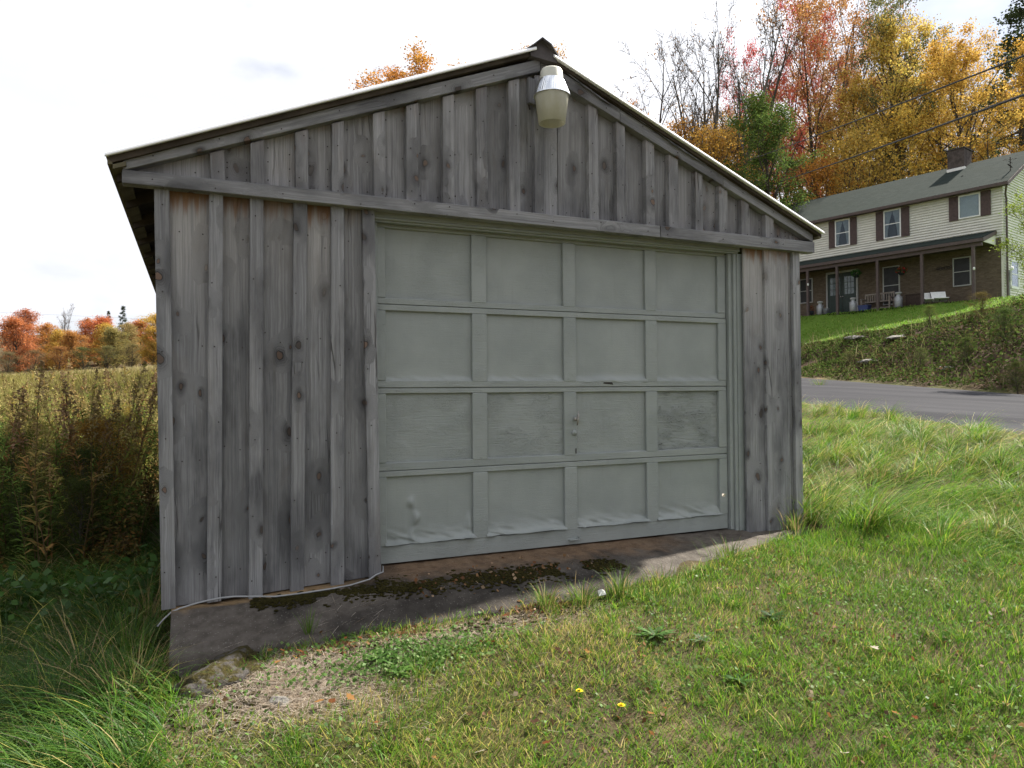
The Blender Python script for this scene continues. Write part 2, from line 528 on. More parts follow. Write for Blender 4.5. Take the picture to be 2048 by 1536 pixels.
def zt(x, y, rough=True):
    x = np.atleast_1d(np.asarray(x, float)); y = np.atleast_1d(np.asarray(y, float))
    xc = np.clip(x, -110, 40); yc = np.clip(y, -45, 125)
    zg = np.zeros_like(xc)
    for i in range(_n):
        zg += _sol[i] * _tps((xc - CTRL[i, 0]) ** 2 + (yc - CTRL[i, 1]) ** 2)
    zg += _sol[_n] + _sol[_n + 1] * xc + _sol[_n + 2] * yc
    zg = zg + 7.0 * sstep(104, 150, y - .15 * x) * (1 - sstep(20, 60, x))
    s, t = road_st(x, y)
    tc_ = np.clip(t, -30, 45)
    zr = road_z(s, t)
    w = sstep(-3.0, -0.1, s)
    z = zg * (1 - w) + zr * w
    # bank and lawn on the far side of the road
    sb = np.clip(10.9 + (12.4 - tc_) * 0.233, 8.0, 15.0)
    zb = np.clip(3.92 + (12.4 - tc_) * 0.072, 2.8, 5.0)
    q = np.clip((s - (RW + 0.35)) / (sb - RW - 0.35), 0, 1)
    qb = 0.65 * q + 0.35 * (q * q * (3 - 2 * q))
    zbank = zr + (zb - zr) * qb + (fbm(x * 0.9, y * 0.9, 5) - 0.5) * 0.7 * np.sin(np.pi * np.clip(q, 0, 1))
    vd = (x - H0[0]) * NH[0] + (y - H0[1]) * NH[1]
    a = np.clip(vd - 1.75, 0, None); b = np.clip(s - sb, 0, None)
    wl = a / (a + b + 1e-6)
    zhouse = H0[2] - 0.03 + np.clip(-vd - 9, 0, 30) * 0.05
    zlawn = zhouse * (1 - wl) + zb * wl
    z = np.where(s > RW + 0.35, np.where(s > sb, zlawn, zbank), z)
    if rough:
        away = 1 - sstep(-0.3, 0.0, s) * (1 - sstep(RW, RW + 0.5, s))
        z = z + away * ((fbm(x * 2.3, y * 2.3, 9) - 0.5) * 0.07 + (fbm(x * 0.35, y * 0.35, 2) - 0.5) * 0.12 * sstep(4, 12, np.hypot(x - 2, y)))
    # keep clear below the garage floor
    inside = (x > -0.12) & (x < 4.62) & (y > -0.30) & (y < 6.6)
    z = np.where(inside, np.minimum(z, -0.30), z)
    return z


def zt1(x, y):
    return float(zt(x, y)[0])


def axis(lo, hi, d0, far):
    a = list(np.arange(lo, hi, d0))
    d = d0; v = hi
    while v < far[1]:
        a.append(v); d = min(d * 1.07, 25); v += d
    d = d0; v = lo - d0
    while v > far[0]:
        a.insert(0, v); d = min(d * 1.07, 25); v -= d
    return np.array(a)


gx_ = axis(-6, 13, 0.14, (-500, 600)); gy_ = axis(-5.5, 9, 0.14, (-120, 700))
GX, GY = np.meshgrid(gx_, gy_)
gx, gy = GX.ravel(), GY.ravel()
gz = zt(gx, gy)
s_, t_ = road_st(gx, gy)
onroad = (s_ > 0.12) & (s_ < RW - 0.12)
gz = np.where(onroad, gz - 0.05, gz)
# ground colours by zone: soil and thatch, hay field, lawn on the hill, bank earth
n1 = fbm(gx * 1.3, gy * 1.3, 21); n2 = fbm(gx * 6, gy * 6, 33)


def lerp3(a, b, w):
    return np.asarray(a)[None, :] * (1 - w[:, None]) + np.asarray(b)[None, :] * w[:, None] if np.ndim(a) == 1 else a * (1 - w[:, None]) + np.asarray(b)[None, :] * w[:, None]


gc = lerp3((.105, .085, .05), (.075, .085, .025), sstep(.35, .65, n1))
gc = lerp3(gc, (.24, .185, .105), sstep(.52, .72, n2) * .6)
field = sstep(9, 16, gy) * (1 - sstep(-6, -2, s_))
gc = lerp3(gc, (.20, .165, .065), field * .85)
gc = lerp3(gc, (.28, .24, .12), field * sstep(.5, .7, fbm(gx * .25, gy * .25, 7)) * .7)
gc = lerp3(gc, (.10, .075, .04), sstep(92, 104, gy - .15 * gx) * field)
sb_ = np.clip(10.9 + (12.4 - np.clip(t_, -30, 45)) * 0.233, 8.0, 15.0)
bankm = sstep(RW, RW + .4, s_) * (1 - sstep(-.3, .4, s_ - sb_))
gc = lerp3(gc, (.085, .058, .038), bankm)
gc = lerp3(gc, (.12, .21, .030), sstep(-.3, .5, s_ - sb_))
straw_g = np.exp(-(((gx - .45) / .50) ** 2 + ((gy + 1.02) / .34) ** 2)) + .8 * np.exp(-(((gx - 1.35) / .7) ** 2 + ((gy + .88) / .10) ** 2))
gc = lerp3(gc, (.25, .20, .15), np.clip(straw_g, 0, 1) * (.35 + .65 * sstep(.35, .6, fbm(gx * 5, gy * 5, 77))))
gc = lerp3(gc, (.055, .045, .03), sstep(9, 13, -((gx - H0[0]) * NH[0] + (gy - H0[1]) * NH[1])))
nx, ny = len(gx_), len(gy_)
ii = (np.arange(ny - 1)[:, None] * nx + np.arange(nx - 1)[None, :]).ravel()
GF = np.c_[ii, ii + 1, ii + nx + 1, ii + nx]


def ground_material():
    m, nt, out = new_mat('soil_and_thatch')
    a = nd(nt, 'ShaderNodeAttribute', attribute_name='Col')
    t = nd(nt, 'ShaderNodeTexCoord')
    f1 = noise(nt, t.outputs['Object'], (40, 40, 40), 6, 0.7)
    f2 = noise(nt, t.outputs['Object'], (3, 3, 3), 5, 0.6)
    c = mixc(nt, mr(nt, f1, .3, .7, 0, .7), a.outputs['Color'], mixc(nt, 1.0, a.outputs['Color'], (.45, .42, .4), 'MULTIPLY'))
    c = mixc(nt, mr(nt, f2, .45, .75, 0, .5), c, mixc(nt, 1.0, c, (1.5, 1.4, 1.3), 'MULTIPLY'))
    principled(nt, out, c, .95, .1, 0, f1, .8, .03)
    return m


ground = link_mesh('ground', np_mesh('ground', np.c_[gx, gy, gz], GF, ground_material(), gc, True))
tag(ground, 'grassy sloping ground around the garage', kind='structure')


# ---- road
def asphalt():
    m, nt, out = new_mat('asphalt')
    t = nd(nt, 'ShaderNodeTexCoord')
    P = t.outputs['Object']
    n1_ = noise(nt, P, (60, 60, 60), 5, .7)
    n2_ = noise(nt, P, (1.6, .12, 1), 4, .55)
    n3_ = noise(nt, P, (.5, .35, 1), 4, .6)
    vr = nd(nt, 'ShaderNodeTexVoronoi', {'Vector': nd(nt, 'ShaderNodeMapping', {'Vector': P, 'Scale': (.55, .22, 1)}).outputs[0], 'Scale': 1.0}, feature='DISTANCE_TO_EDGE').outputs['Distance']
    c = mixc(nt, mr(nt, n2_, .3, .7), (.034, .034, .039), (.058, .058, .063))
    c = mixc(nt, mr(nt, n3_, .5, .75, 0, .6), c, (.038, .038, .042))
    c = mixc(nt, mr(nt, n1_, .55, .8, 0, .4), c, (.09, .09, .09))
    c = mixc(nt, mr(nt, vr, .012, .004, 0, .5), c, (.04, .04, .042))
    principled(nt, out, c, .9, .06, 0, n1_, .5, .006)
    return m


rt = np.linspace(-34, 70, 130); rs = np.linspace(0, RW, 13)
edge_w = lambda t, k: (fbm(t * .8, t * 0 + k, 3) - .5) * .25
RV = []
for t in rt:
    for j, s in enumerate(rs):
        ss = s + (edge_w(t, 1.0) if j == 0 else edge_w(t, 9.0) if j == len(rs) - 1 else 0)
        p = A_RD + E_RD * t + N_RD * ss
        RV.append((p[0], p[1], float(road_z(s, t)) + .008 + .05 * math.sin(math.pi * s / RW) + (-.05 if j in (0, len(rs) - 1) else 0)))
RF = [(i * 13 + j, i * 13 + j + 1, (i + 1) * 13 + j + 1, (i + 1) * 13 + j) for i in range(len(rt) - 1) for j in range(12)]
tag(link_mesh('road', np_mesh('road', RV, RF, asphalt(), None, True)), 'grey asphalt country road rising past the garage', kind='structure')

# ---- sky is the world; house sits on the hill; air is clear

# ================================================================== CONCRETE APRON
AP_X = [-0.115, .35, .7, 1.1, 1.6, 2.2, 2.8, 3.4, 3.9, 4.3, 4.62]
AP_YF = [-.50, -.53, -.58, -.64, -.72, -.72, -.68, -.52, -.34, -.16, -.06]       # front edge
AP_ZF = [-.245, -.225, -.205, -.185, -.165, -.145, -.13, -.10, -.075, -.05, -.04]
AP_YB = [-.10, -.13, -.24, -.33, -.44, -.45, -.42, -.30, -.20, -.10, -.04]       # crease of the apron
AP_ZB = [-.115, -.105, -.095, -.085, -.075, -.07, -.065, -.06, -.05, -.04, -.035]
xs = np.linspace(AP_X[0], AP_X[-1], 150)
yf = np.interp(xs, AP_X, AP_YF); zf = np.interp(xs, AP_X, AP_ZF); yb = np.interp(xs, AP_X, AP_YB); zb2 = np.interp(xs, AP_X, AP_ZB)
yf = yf + (fbm(xs * 3, xs * 0, 4) - .5) * .06
prof = 22
AV = []
for i, x in enumerate(xs):
    # the slab top lies a little lower under the wall boards than at the door sill
    zd = -.03 if 1.0 < x < 4.02 else -.125 + .05 * sstep(0, 1, x) if x < 1.0 else -.06
    zd = float(zd)
    for j in range(prof):
        if j < 10:
            k = j / 10.0
            y = .16 + (yb[i] - .16) * k; z = zd + (zb2[i] - zd) * k ** 1.2
        elif j < prof - 1:
            k = (j - 10) / (prof - 12.0)
            y = yb[i] + (yf[i] - yb[i]) * k; z = zb2[i] + (zf[i] - zb2[i]) * k
        else:
            y = yf[i] - .01; z = -.75
        if j < prof - 1:
            z += float((fbm(x * 5, y * 5, 41) - .5) * .018 + (fbm(x * 22, y * 22, 43) - .5) * .006)
        AV.append((x, y, z))
AF = [(i * prof + j, i * prof + j + 1, (i + 1) * prof + j + 1, (i + 1) * prof + j) for i in range(len(xs) - 1) for j in range(prof - 1)]
nb = len(AV)
lefts = [j for j in range(prof)]
AV += [(xs[0] + .01, v[1] + .0, -.75) for v in AV[:prof]]
AF += [(j + 1, j, nb + j, nb + j + 1) for j in range(prof - 1)]
AV = np.array(AV); ncol = np.zeros((len(AV), 3))
u1 = fbm(AV[:, 0] * 4, AV[:, 1] * 4, 51); u2 = fbm(AV[:, 0] * 17, AV[:, 1] * 17, 53)
ac = lerp3((.050, .044, .038), (.108, .094, .080), sstep(.35, .65, u1))
ac = lerp3(ac, (.21, .135, .080), sstep(-.32, -.02, AV[:, 1] + (u2 - .5) * .35) * sstep(.9, 1.3, AV[:, 0]) * (1 - .75 * sstep(2.9, 3.6, AV[:, 0])) * .85)
ac = lerp3(ac, (.13, .115, .098), sstep(2.9, 3.7, AV[:, 0] + (u1 - .5)) * .7)
ac = lerp3(ac, (.33, .22, .11), sstep(-.13, -.05, AV[:, 1] + (u2 - .5) * .1) * (1 - sstep(.7, 1.1, AV[:, 0])) * .8)


def concrete_mat():
    m, nt, out = new_mat('dark_concrete')
    a = nd(nt, 'ShaderNodeAttribute', attribute_name='Col')
    P = nd(nt, 'ShaderNodeTexCoord').outputs['Object']
    f1 = noise(nt, P, (70, 70, 70), 5, .7)
    f2 = noise(nt, P, (14, 14, 14), 5, .65)
    vr = nd(nt, 'ShaderNodeTexVoronoi', {'Vector': P, 'Scale': 85.0})
    spk = mth(nt, 'MULTIPLY', mr(nt, vr.outputs['Distance'], .34, .22), mr(nt, nd(nt, 'ShaderNodeSeparateColor', {0: vr.outputs['Color']}).outputs[0], .78, .82))
    c = mixc(nt, mr(nt, f2, .35, .7, 0, .8), a.outputs['Color'], mixc(nt, 1.0, a.outputs['Color'], (.5, .48, .46), 'MULTIPLY'))
    c = mixc(nt, mth(nt, 'MULTIPLY', spk, .45), c, (.26, .245, .22))
    principled(nt, out, c, .9, .2, 0, mth(nt, 'ADD', f1, mth(nt, 'MULTIPLY', f2, 1.0)), .8, .008)
    return m


apron = link_mesh('concrete_apron', np_mesh('concrete_apron', AV, AF, concrete_mat(), ac, True))
tag(apron, 'dark mossy concrete apron sloping down in front of the garage door', 'apron')


def apron_z(x, y):
    """height of the apron surface (approx.)"""
    yb_ = np.interp(x, AP_X, AP_YB); yf_ = np.interp(x, AP_X, AP_YF); zb_ = np.interp(x, AP_X, AP_ZB); zf_ = np.interp(x, AP_X, AP_ZF)
    zd = np.where((x > 1.0) & (x < 4.02), -.03, np.where(x < 1, -.125 + .05 * sstep(0, 1, x), -.06))
    k = np.clip((.16 - y) / (.16 - yb_), 0, 1)
    up = zd + (zb_ - zd) * k ** 1.2
    k2 = np.clip((yb_ - y) / (yb_ - yf_), 0, 1)
    return np.where(y > yb_, up, zb_ + (zf_ - zb_) * k2)


# ================================================================== GARAGE
garage = empty('garage', (2.2, 0.0, 0.0))
tag(garage, 'weathered grey board and batten garage with panelled door', 'garage')
GO = np.array([2.2, 0.0, 0.0])
rng = random.Random(7)


def plank(name, poly, y0, y1, parent=None, ang=0.0, org=None, color=(1, 0, 0, 1), bevel=.0025, mat=None, jy=.0015):
    """poly: (x,z) outline in world; grain runs along local Z turned by ang about Y"""
    parent = parent or garage
    if org is None:
        org = (sum(p[0] for p in poly) / len(poly), max(p[1] for p in poly))
    ca, sa = math.cos(ang), math.sin(ang)
    loc = []
    for p in poly:
        dx, dz = p[0] - org[0], p[1] - org[1]
        loc.append((ca * dx - sa * dz, sa * dx + ca * dz))
    jj = rng.uniform(-jy, jy)
    mb = MB().prism(loc, y0 + jj, y1 + jj)
    base = GO if parent == garage else GO + np.array(parent.location)
    o = mb.build(name, mat or WOOD, parent, (org[0] - base[0], -base[1], org[1] - base[2]), (0, ang, 0), bevel)
    o.color = color
    return o


def X(px, py, y=0.0):
    return float(at_y(px, py, y)[0])


def Zp(px, py, y=0.0):
    return float(at_y(px, py, y)[2])


def rb(v=.12, b=1.0):
    return b * (1 + rng.uniform(-v, v))


# ---- wall boards left of the door: photo pixel pairs (top edges at row 400, bottom edges near row 1190)
tb = [(58, 105), (155, 197), (410, 395), (500, 488), (672, 662), (757, 752), (952, 928), (1038, 1015), (1190, 1188), (1272, 1272), (1387, 1434), (1465, 1510)]
TOP = [(X(290 + .3125 * a, 410, -.01), X(290 + .3125 * b, 1185, -.01)) for a, b in tb]
zbot = lambda x: -.112 + .045 * min(max(x, 0), 1.1) / 1.1
bt = [(0, 1), (2, 3), (4, 5), (6, 7), (8, 9), (10, 11)]
nails = MB()


def nail(x, y, z):
    nails.prism([(x + .0042 * math.cos(k * 1.047), z + .0042 * math.sin(k * 1.047)) for k in range(6)], y - .0015, y + .002)


for i in range(5):
    l0 = (TOP[bt[i][0]][0] + TOP[bt[i][1]][0]) / 2, (TOP[bt[i][0]][1] + TOP[bt[i][1]][1]) / 2
    r0 = (TOP[bt[i + 1][0]][0] + TOP[bt[i + 1][1]][0]) / 2, (TOP[bt[i + 1][0]][1] + TOP[bt[i + 1][1]][1]) / 2
    zb_ = zbot(l0[1]) + rng.uniform(-.006, .006), zbot(r0[1]) + rng.uniform(-.004, .006)
    plank('wall_board', [(l0[1] + .003, zb_[0]), (r0[1] - .003, zb_[1]), (r0[0] - .003, 2.262), (l0[0] + .003, 2.262)], .016, .038, org=((l0[0] + r0[0]) / 2, 2.235), color=([.98, .76, .82, 1.0, .84][i], [1, .9, .7, 1, .3][i], 0, 1))
    for zz in (.1, .75, 1.4, 2.0):
        for sx in (.3, .7):
            xx = l0[1] + (r0[1] - l0[1]) * sx + rng.uniform(-.02, .02)
            nail(xx, .015, zz + rng.uniform(-.05, .05))
for i, (a, b) in enumerate(bt):
    la, lb = TOP[a], TOP[b]
    z0 = zbot(la[1]) + rng.uniform(-.012, .004)
    plank('batten', [(la[1], z0), (lb[1], z0 + .003), (lb[0], 2.262), (la[0], 2.262)], -.026, .0155, org=((la[0] + lb[0]) / 2, 2.27), color=(rb(.1, 1.0), 0, .0, 1))
    for zz in np.arange(.02, 2.2, .43):
        zz += rng.uniform(-.08, .08)
        f = (2.27 - zz) / 2.4
        xm = (la[0] * (1 - f) + la[1] * f + lb[0] * (1 - f) + lb[1] * f) / 2
        nail(xm + rng.uniform(-.025, .025), -.028, zz)

# ---- wall boards right of the door
RB = [('wall_board', 1487, 1533, 0.004, .026, 1, 1.05), ('batten', 1529, 1575, -.026, .0035, .55, 1.1), ('wall_board', 1568, 1592, 0.004, .026, .8, .85), ('batten', 1586, 1599.5, -.03, .0035, 0, 1.25)]
for nm, a, b, y0, y1, rs_, br_ in RB:
    xa, xb = X(a, 520, y0), X(b, 520, y0)
    xa2, xb2 = xa + .012, xb + .012
    plank(nm, [(xa2, -.06), (xb2, -.055), (xb, 2.262), (xa, 2.262)], y0, y1, org=((xa + xb) / 2, 2.225), color=(br_, rs_, 0, 1))
    for zz in np.arange(.1, 2.2, .42):
        nail((xa + xb) / 2 + rng.uniform(-.03, .03), y0 - .002, zz + rng.uniform(-.1, .1))

# ---- gable
rl0, rl1 = (-.347, 2.385), (2.197, 3.372)      # left rake top edge
rr0, rr1 = (2.197, 3.372), (4.692, 2.388)      # right rake top edge
rake_w = .086


def rake_top(x):
    return rl0[1] + (x - rl0[0]) * (rl1[1] - rl0[1]) / (rl1[0] - rl0[0]) if x < 2.197 else rr0[1] + (x - rr0[0]) * (rr1[1] - rr0[1]) / (rr1[0] - rr0[0])


beam_top = lambda x: 2.311 - .010 * (x + .35) / 5.04
beam_bot = lambda x: 2.238 - .026 * (x + .35) / 5.04
GBp = [(419.7, 448.4, 300), (500.9, 528, 330), (590.5, 616, 330), (664.3, 687.8, 320), (746.9, 770.3, 330), (813.7, 837.7, 330), (886.6, 908.9, 330), (953.4, 975.4, 330), (1017.9, 1039.8, 330), (1070.6, 1089, 340),
       (1178, 1196.6, 350), (1233.8, 1250.8, 360), (1292, 1309, 370), (1338, 1356.6, 380), (1391, 1406, 400), (1438.6, 1455.6, 420), (1483, 1498.7, 440), (1531, 1547, 450)]
GB = [(X(a, r, -.046), X(b, r, -.046)) for a, b, r in GBp]
edges = [-.30, .12] + [(a + b) / 2 for a, b in GB[:10]] + [X(1119, 340, -.024)] + [(a + b) / 2 for a, b in GB[10:]] + [4.33, 4.50, 4.64]
zgb = 2.275
for i in range(len(edges) - 1):
    a, b = edges[i] + .0025, edges[i + 1] - .0025
    za, zb_ = rake_top(a) - .03, rake_top(b) - .03
    poly = [(a, zgb), (b, zgb), (b, zb_)] + ([(2.197, rake_top(2.197) - .03)] if a < 2.197 < b else []) + [(a, za)]
    plank('gable_board', poly, .004, .021, color=(rb(.22, .92), .42, 0, 1), bevel=.002)
    for zz in (2.36, (2.36 + min(za, zb_) - .1) / 2, min(za, zb_) - .1):
        if zz > 2.34 and b - a > .1:
            nail(a + (b - a) * .25, .0025, zz + rng.uniform(-.03, .03)); nail(a + (b - a) * .75, .0025, zz + rng.uniform(-.03, .03))
for i, (a, b) in enumerate(GB):
    xm = (a + b) / 2
    ta, tb_ = rake_top(a) - rake_w - .003, rake_top(b) - rake_w - .003
    lap = rng.choice([0, .0, .012, .02]) if a > 1.0 else 0
    zb0 = beam_top(xm) + .001
    y0 = -.047
    sh = rng.uniform(-.004, .004)
    plank('batten', [(a + sh, zb0 - 0), (b + sh, zb0), (b, tb_), (a, ta)], y0, .0035, color=(rb(.1, 1.06), .12, 0, 1))
    for zz in np.arange(zb0 + .04, max(ta, tb_) - .02, .27):
        nail(xm + rng.uniform(-.018, .018), y0 - .002, zz + rng.uniform(-.04, .04))
# beam in two lengths
jx = X(1321, 480, -.075)
for a, b, ya in ((-.352, jx - .002, -.075), (jx + .002, 4.695, -.078)):
    plank('beam', [(a, beam_bot(a)), (b, beam_bot(b)), (b, beam_top(b)), (a, beam_top(a))], ya, .0035, ang=R2D(90.3), org=(a, (beam_bot(a) + beam_top(a)) / 2), color=(rb(.03, 1.02), 0, 0, 1), jy=0)
    for xx in np.arange(a + .15, b - .05, .36):
        nail(xx + rng.uniform(-.1, .1), ya - .002, (beam_bot(xx) + beam_top(xx)) / 2 + rng.uniform(-.022, .022))
# rakes
plank('rake_board', [(rl0[0], rl0[1] - .077), (rl1[0] - .012, rl1[1] - rake_w), (rl1[0] - .012, rl1[1]), rl0], -.072, .0035, ang=R2D(90 - 21.2), org=rl0, color=(1.0, 0, 0, 1), jy=0)
cut = [2.30, X(1240, 200, -.07), X(1447, 360, -.07), 4.692]
for i in range(3):
    a, b = cut[i] + .002, cut[i + 1] - .002
    plank('rake_board', [(a, rake_top(a) - rake_w), (b, rake_top(b) - rake_w), (b, rake_top(b)), (a, rake_top(a))], -.072 + .003 * i, .0035, ang=R2D(90 + 21.5), org=(a, rake_top(a)), color=(rb(.06, .95), 0, 0, 1), jy=0)
plank('ridge_block', [(2.20, 3.22), (2.295, 3.20), (2.295, 3.33), (2.20, 3.372)], -.05, -.0115, color=(.8, 0, 0, 1))
for xx in np.arange(-.2, 2.1, .34):
    nail(xx, -.0745, rake_top(xx) - .04 + rng.uniform(-.02, .02))
for xx in np.arange(2.4, 4.6, .31):
    nail(xx, -.0745, rake_top(xx) - .04 + rng.uniform(-.02, .02))
IRON = plain('rusty_iron', (.05, .042, .038), .7, .3, .3)
nails.build('nail_heads', IRON, garage, tuple(-GO))['kind'] = 'stuff'

# ---- side and back walls (board and batten), interior floor slab
DEP = 6.4
xl, xr = -.125, 4.575
for side, x0, x1, sgn in (('l', xl - .0, xl + .022, -1), ('r', xr - .022, xr, 1)):
    n = 22
    for k in range(n):
        ya, yb_ = .03 + k * (DEP - .03) / n, .03 + (k + 1) * (DEP - .03) / n
        o = MB().box(x0, x1, ya + .002 - .03, yb_ - .002 - .03, -.1 - 2.27, 0).build('wall_board', WOOD, garage, (-GO[0], .03, 2.27), bevel=.0)
        o.color = (rb(.14, .9), 0, 0, 1)
        if k:
            xb0 = x0 - .022 if sgn < 0 else x1
            o = MB().box(xb0, xb0 + .022, ya - .06, ya, -.1 - 2.27, 0).build('batten', WOOD, garage, (-GO[0], 0, 2.27))
            o.color = (rb(.1, .95), 0, 0, 1)
mbk = MB().prism([(xl, -.1), (xr, -.1), (xr, 2.36), (2.197, 3.32), (xl, 2.36)], DEP, DEP + .03)
mbk.build('back_wall', WOOD, garage, tuple(-GO)).color = (.8, 0, 0, 1)
MB().box(xl + .03, xr - .03, .17, DEP - .01, -.3, -.04).build('floor_slab', MATS['dark_concrete'], garage, tuple(-GO))

# ---- roof: deck, white metal sheets, ridge cap, eave fascia, rafter tails
DECK = plain('roof_deck_wood', (.060, .048, .038), .9, .1, var=.35, scale=5)
WMETAL = plain('white_roof_metal', (.88, .89, .90), .35, .5, .0, var=.03, scale=3, bump=.05)
CAPM = plain('ridge_felt', (.075, .068, .07), .9, .15, var=.3, scale=6, bump=.5)
eL, eR, rg = (-.425, 2.372), (4.748, 2.378), (2.17, 3.432)
sl = (rg[1] - eL[1]) / (rg[0] - eL[0]); sr = (rg[1] - eR[1]) / (eR[0] - rg[0])
for (a, b) in ((eL, rg), (rg, eR)):
    MB().prism([(a[0], a[1] - .012), (b[0], b[1] - .012), (b[0], b[1] - .040), (a[0] + (0 if a is rg else .03), a[1] - .036)], -.10, DEP + .25).build('roof_deck', DECK, garage, tuple(-GO))
nsh = 7
for half, (a, b) in enumerate(((eL, rg), (rg, eR))):
    for k in range(nsh):
        y0 = -.118 + k * (DEP + .4) / nsh; y1 = y0 + (DEP + .4) / nsh - .002
        t0 = .020 if half == 0 else .018
        ax, az, bx, bz = a[0], a[1], b[0], b[1]
        if half == 0:
            bx -= .035; bz -= .035 * sl
        else:
            ax += .10; az -= .10 * sr
        mb = MB().prism([(ax, az - .010), (bx, bz - .010), (bx, bz + t0 - .010), (ax, az + t0 - .010)], y0, y1)
        for q in range(5):      # standing ribs
            yy = y0 + (q + .15) * (y1 - y0) / 5
            mb.prism([(ax, az + t0 - .0099), (bx, bz + t0 - .0099), (bx, bz + t0 + .012), (ax, az + t0 + .012)], yy + .02, yy + .045)
        mb.build('roof_sheet', WMETAL, garage, tuple(-GO))
for (a, b, x0, x1) in ((eL, rg, eL[0] - .004, rg[0] - .036), (rg, eR, rg[0] + .101, eR[0] + .004)):
    za = lambda x, a=a, b=b: a[1] + (x - a[0]) * (b[1] - a[1]) / (b[0] - a[0])
    m_ = MB()
    cs = [(-.119, -.014), (-.128, -.014), (-.131, -.008), (-.127, .003), (-.119, .011)]
    for x in (x0, x1):
        m_.v += [(x, yy, za(x) + zz) for yy, zz in cs]
    m_.f = [(0, 1, 2, 3, 4), (9, 8, 7, 6, 5)] + [(i, (i + 1) % 5, 5 + (i + 1) % 5, 5 + i) for i in range(5)]
    m_.build('drip_edge', WMETAL, garage, tuple(-GO))
# ridge cap: bent felt, slightly ragged at its gable end
cv = []
for yy, jt in ((-.150, 0), (-.02, .004), (1.2, 0), (DEP + .25, 0)):
    cv.append([(2.045, yy + .05, 3.395 + jt), (2.10, yy + .02, 3.428 - jt), (2.168, yy, 3.485), (2.235, yy - .005, 3.448 + jt), (2.30, yy + .03, 3.405), (2.325, yy + .05, 3.392)])
mb = MB(); m_ = len(cv[0])
for off in (0, -.012):
    for row in cv:
        mb.v += [(p[0], p[1], p[2] + off) for p in row]
L_ = len(cv) * m_
for i in range(len(cv) - 1):
    for j in range(m_ - 1):
        q = (i * m_ + j, i * m_ + j + 1, (i + 1) * m_ + j + 1, (i + 1) * m_ + j)
        mb.f.append(q); mb.f.append(tuple(L_ + k for k in reversed(q)))
for j in range(m_ - 1):
    mb.f.append((j, j + 1, L_ + j + 1, L_ + j))
for i in range(len(cv) - 1):
    mb.f.append((i * m_, (i + 1) * m_, L_ + (i + 1) * m_, L_ + i * m_)); mb.f.append((i * m_ + m_ - 1, (i + 1) * m_ + m_ - 1, L_ + (i + 1) * m_ + m_ - 1, L_ + i * m_ + m_ - 1))
mb.build('ridge_cap', CAPM, garage, tuple(-GO))
MB().prism([(2.10, 3.36), (2.30, 3.345), (2.275, 3.43), (2.17, 3.475), (2.085, 3.42)], -.112, .3).build('ridge_end', CAPM, garage, tuple(-GO))
# torn roofing felt hanging along the right rake
FELT = plain('torn_felt', (.16, .16, .165), .8, .3, var=.6, scale=14)
for (p0, p1, dz) in (((1126, 141), (1236, 222), .016), ((1228, 205), (1318, 268), .02), ((1310, 262), (1414, 333), .022)):
    a = at_y(*p0, -.085); b = at_y(*p1, -.085)
    top, bot = [], []
    for k in range(13):
        f = k / 12
        p = a + (b - a) * f
        w = dz * math.sin(math.pi * min(1, f * 1.05 + .03)) * rng.uniform(.5, 1.2)
        top.append((p[0], -.083, p[2] + .012)); bot.append((p[0], -.083 - w * .5, p[2] + .010 - w))
    mb = MB(); mb.v = top + bot + [(v[0], v[1] + .003, v[2]) for v in top + bot]
    for k in range(12):
        mb.f += [(k, k + 1, 14 + k, 13 + k), (26 + k + 1, 26 + k, 26 + 13 + k, 26 + 14 + k), (13 + k, 14 + k, 26 + 14 + k, 26 + 13 + k)]
    mb.build('torn_felt', FELT, garage, tuple(-GO))
OLIVE = plain('eave_fascia_wood', (.13, .115, .075), .9, .1, var=.3)
MB().prism([(eL[0] + .006, eL[1] - .048), (eL[0] + .030, eL[1] - .045), (eL[0] + .030, eL[1] - .012), (eL[0] + .006, eL[1] - .016)], -.099, DEP + .24).build('eave_fascia', OLIVE, garage, tuple(-GO))
MB().prism([(eL[0] + .032, eL[1] - .070), (eL[0] + .095, eL[1] - .045), (eL[0] + .095, eL[1] - .022), (eL[0] + .032, eL[1] - .046)], -.098, DEP + .23).build('eave_soffit', OLIVE, garage, tuple(-GO))
MB().prism([(eR[0] - .03, eR[1] - .045), (eR[0] - .006, eR[1] - .048), (eR[0] - .006, eR[1] - .016), (eR[0] - .03, eR[1] - .012)], -.099, DEP + .24).build('eave_fascia', OLIVE, garage, tuple(-GO))
for k in range(11):
    y = .02 + k * DEP / 10.5
    for a, dirx, s_l in ((eL, 1, sl), (eR, -1, sr)):
        x0, x1 = a[0] + dirx * .04, a[0] + dirx * .31
        MB().prism([(x0, a[1] + .04 * s_l - .125), (x1, a[1] + .31 * s_l - .125), (x1, a[1] + .31 * s_l - .041), (x0, a[1] + .04 * s_l - .041)], y, y + .04).build('rafter_tail', DECK, garage, tuple(-GO))

# ---- head and jamb trim round the door
def strip(name, x0, x1, y0, y1, z0, z1, fl=(.25, .1, 0, 1)):
    o = MB().box(x0, x1, y0, y1, z0, z1).build(name, PAINT, garage, tuple(-GO), bevel=.003)
    o.color = fl
    return o


dx0, dx1 = 1.085, 3.915
strip('head_trim', 1.03, 4.0, .045, .085, 2.178, 2.34)
strip('head_trim', 1.03, 4.0, .025, .044, 2.205, 2.34)
strip('head_trim', 1.03, 4.0, .024, .0435, 2.19, 2.204)
strip('jamb_trim', 3.922, 3.955, .072, .13, -.03, 2.177)
strip('jamb_trim', 3.956, 3.984, .052, .13, -.055, 2.177)
strip('jamb_trim', 3.9855, 4.08, .044, .13, -.055, 2.177)
strip('jamb_trim', 1.02, 1.08, .060, .13, -.05, 2.177)

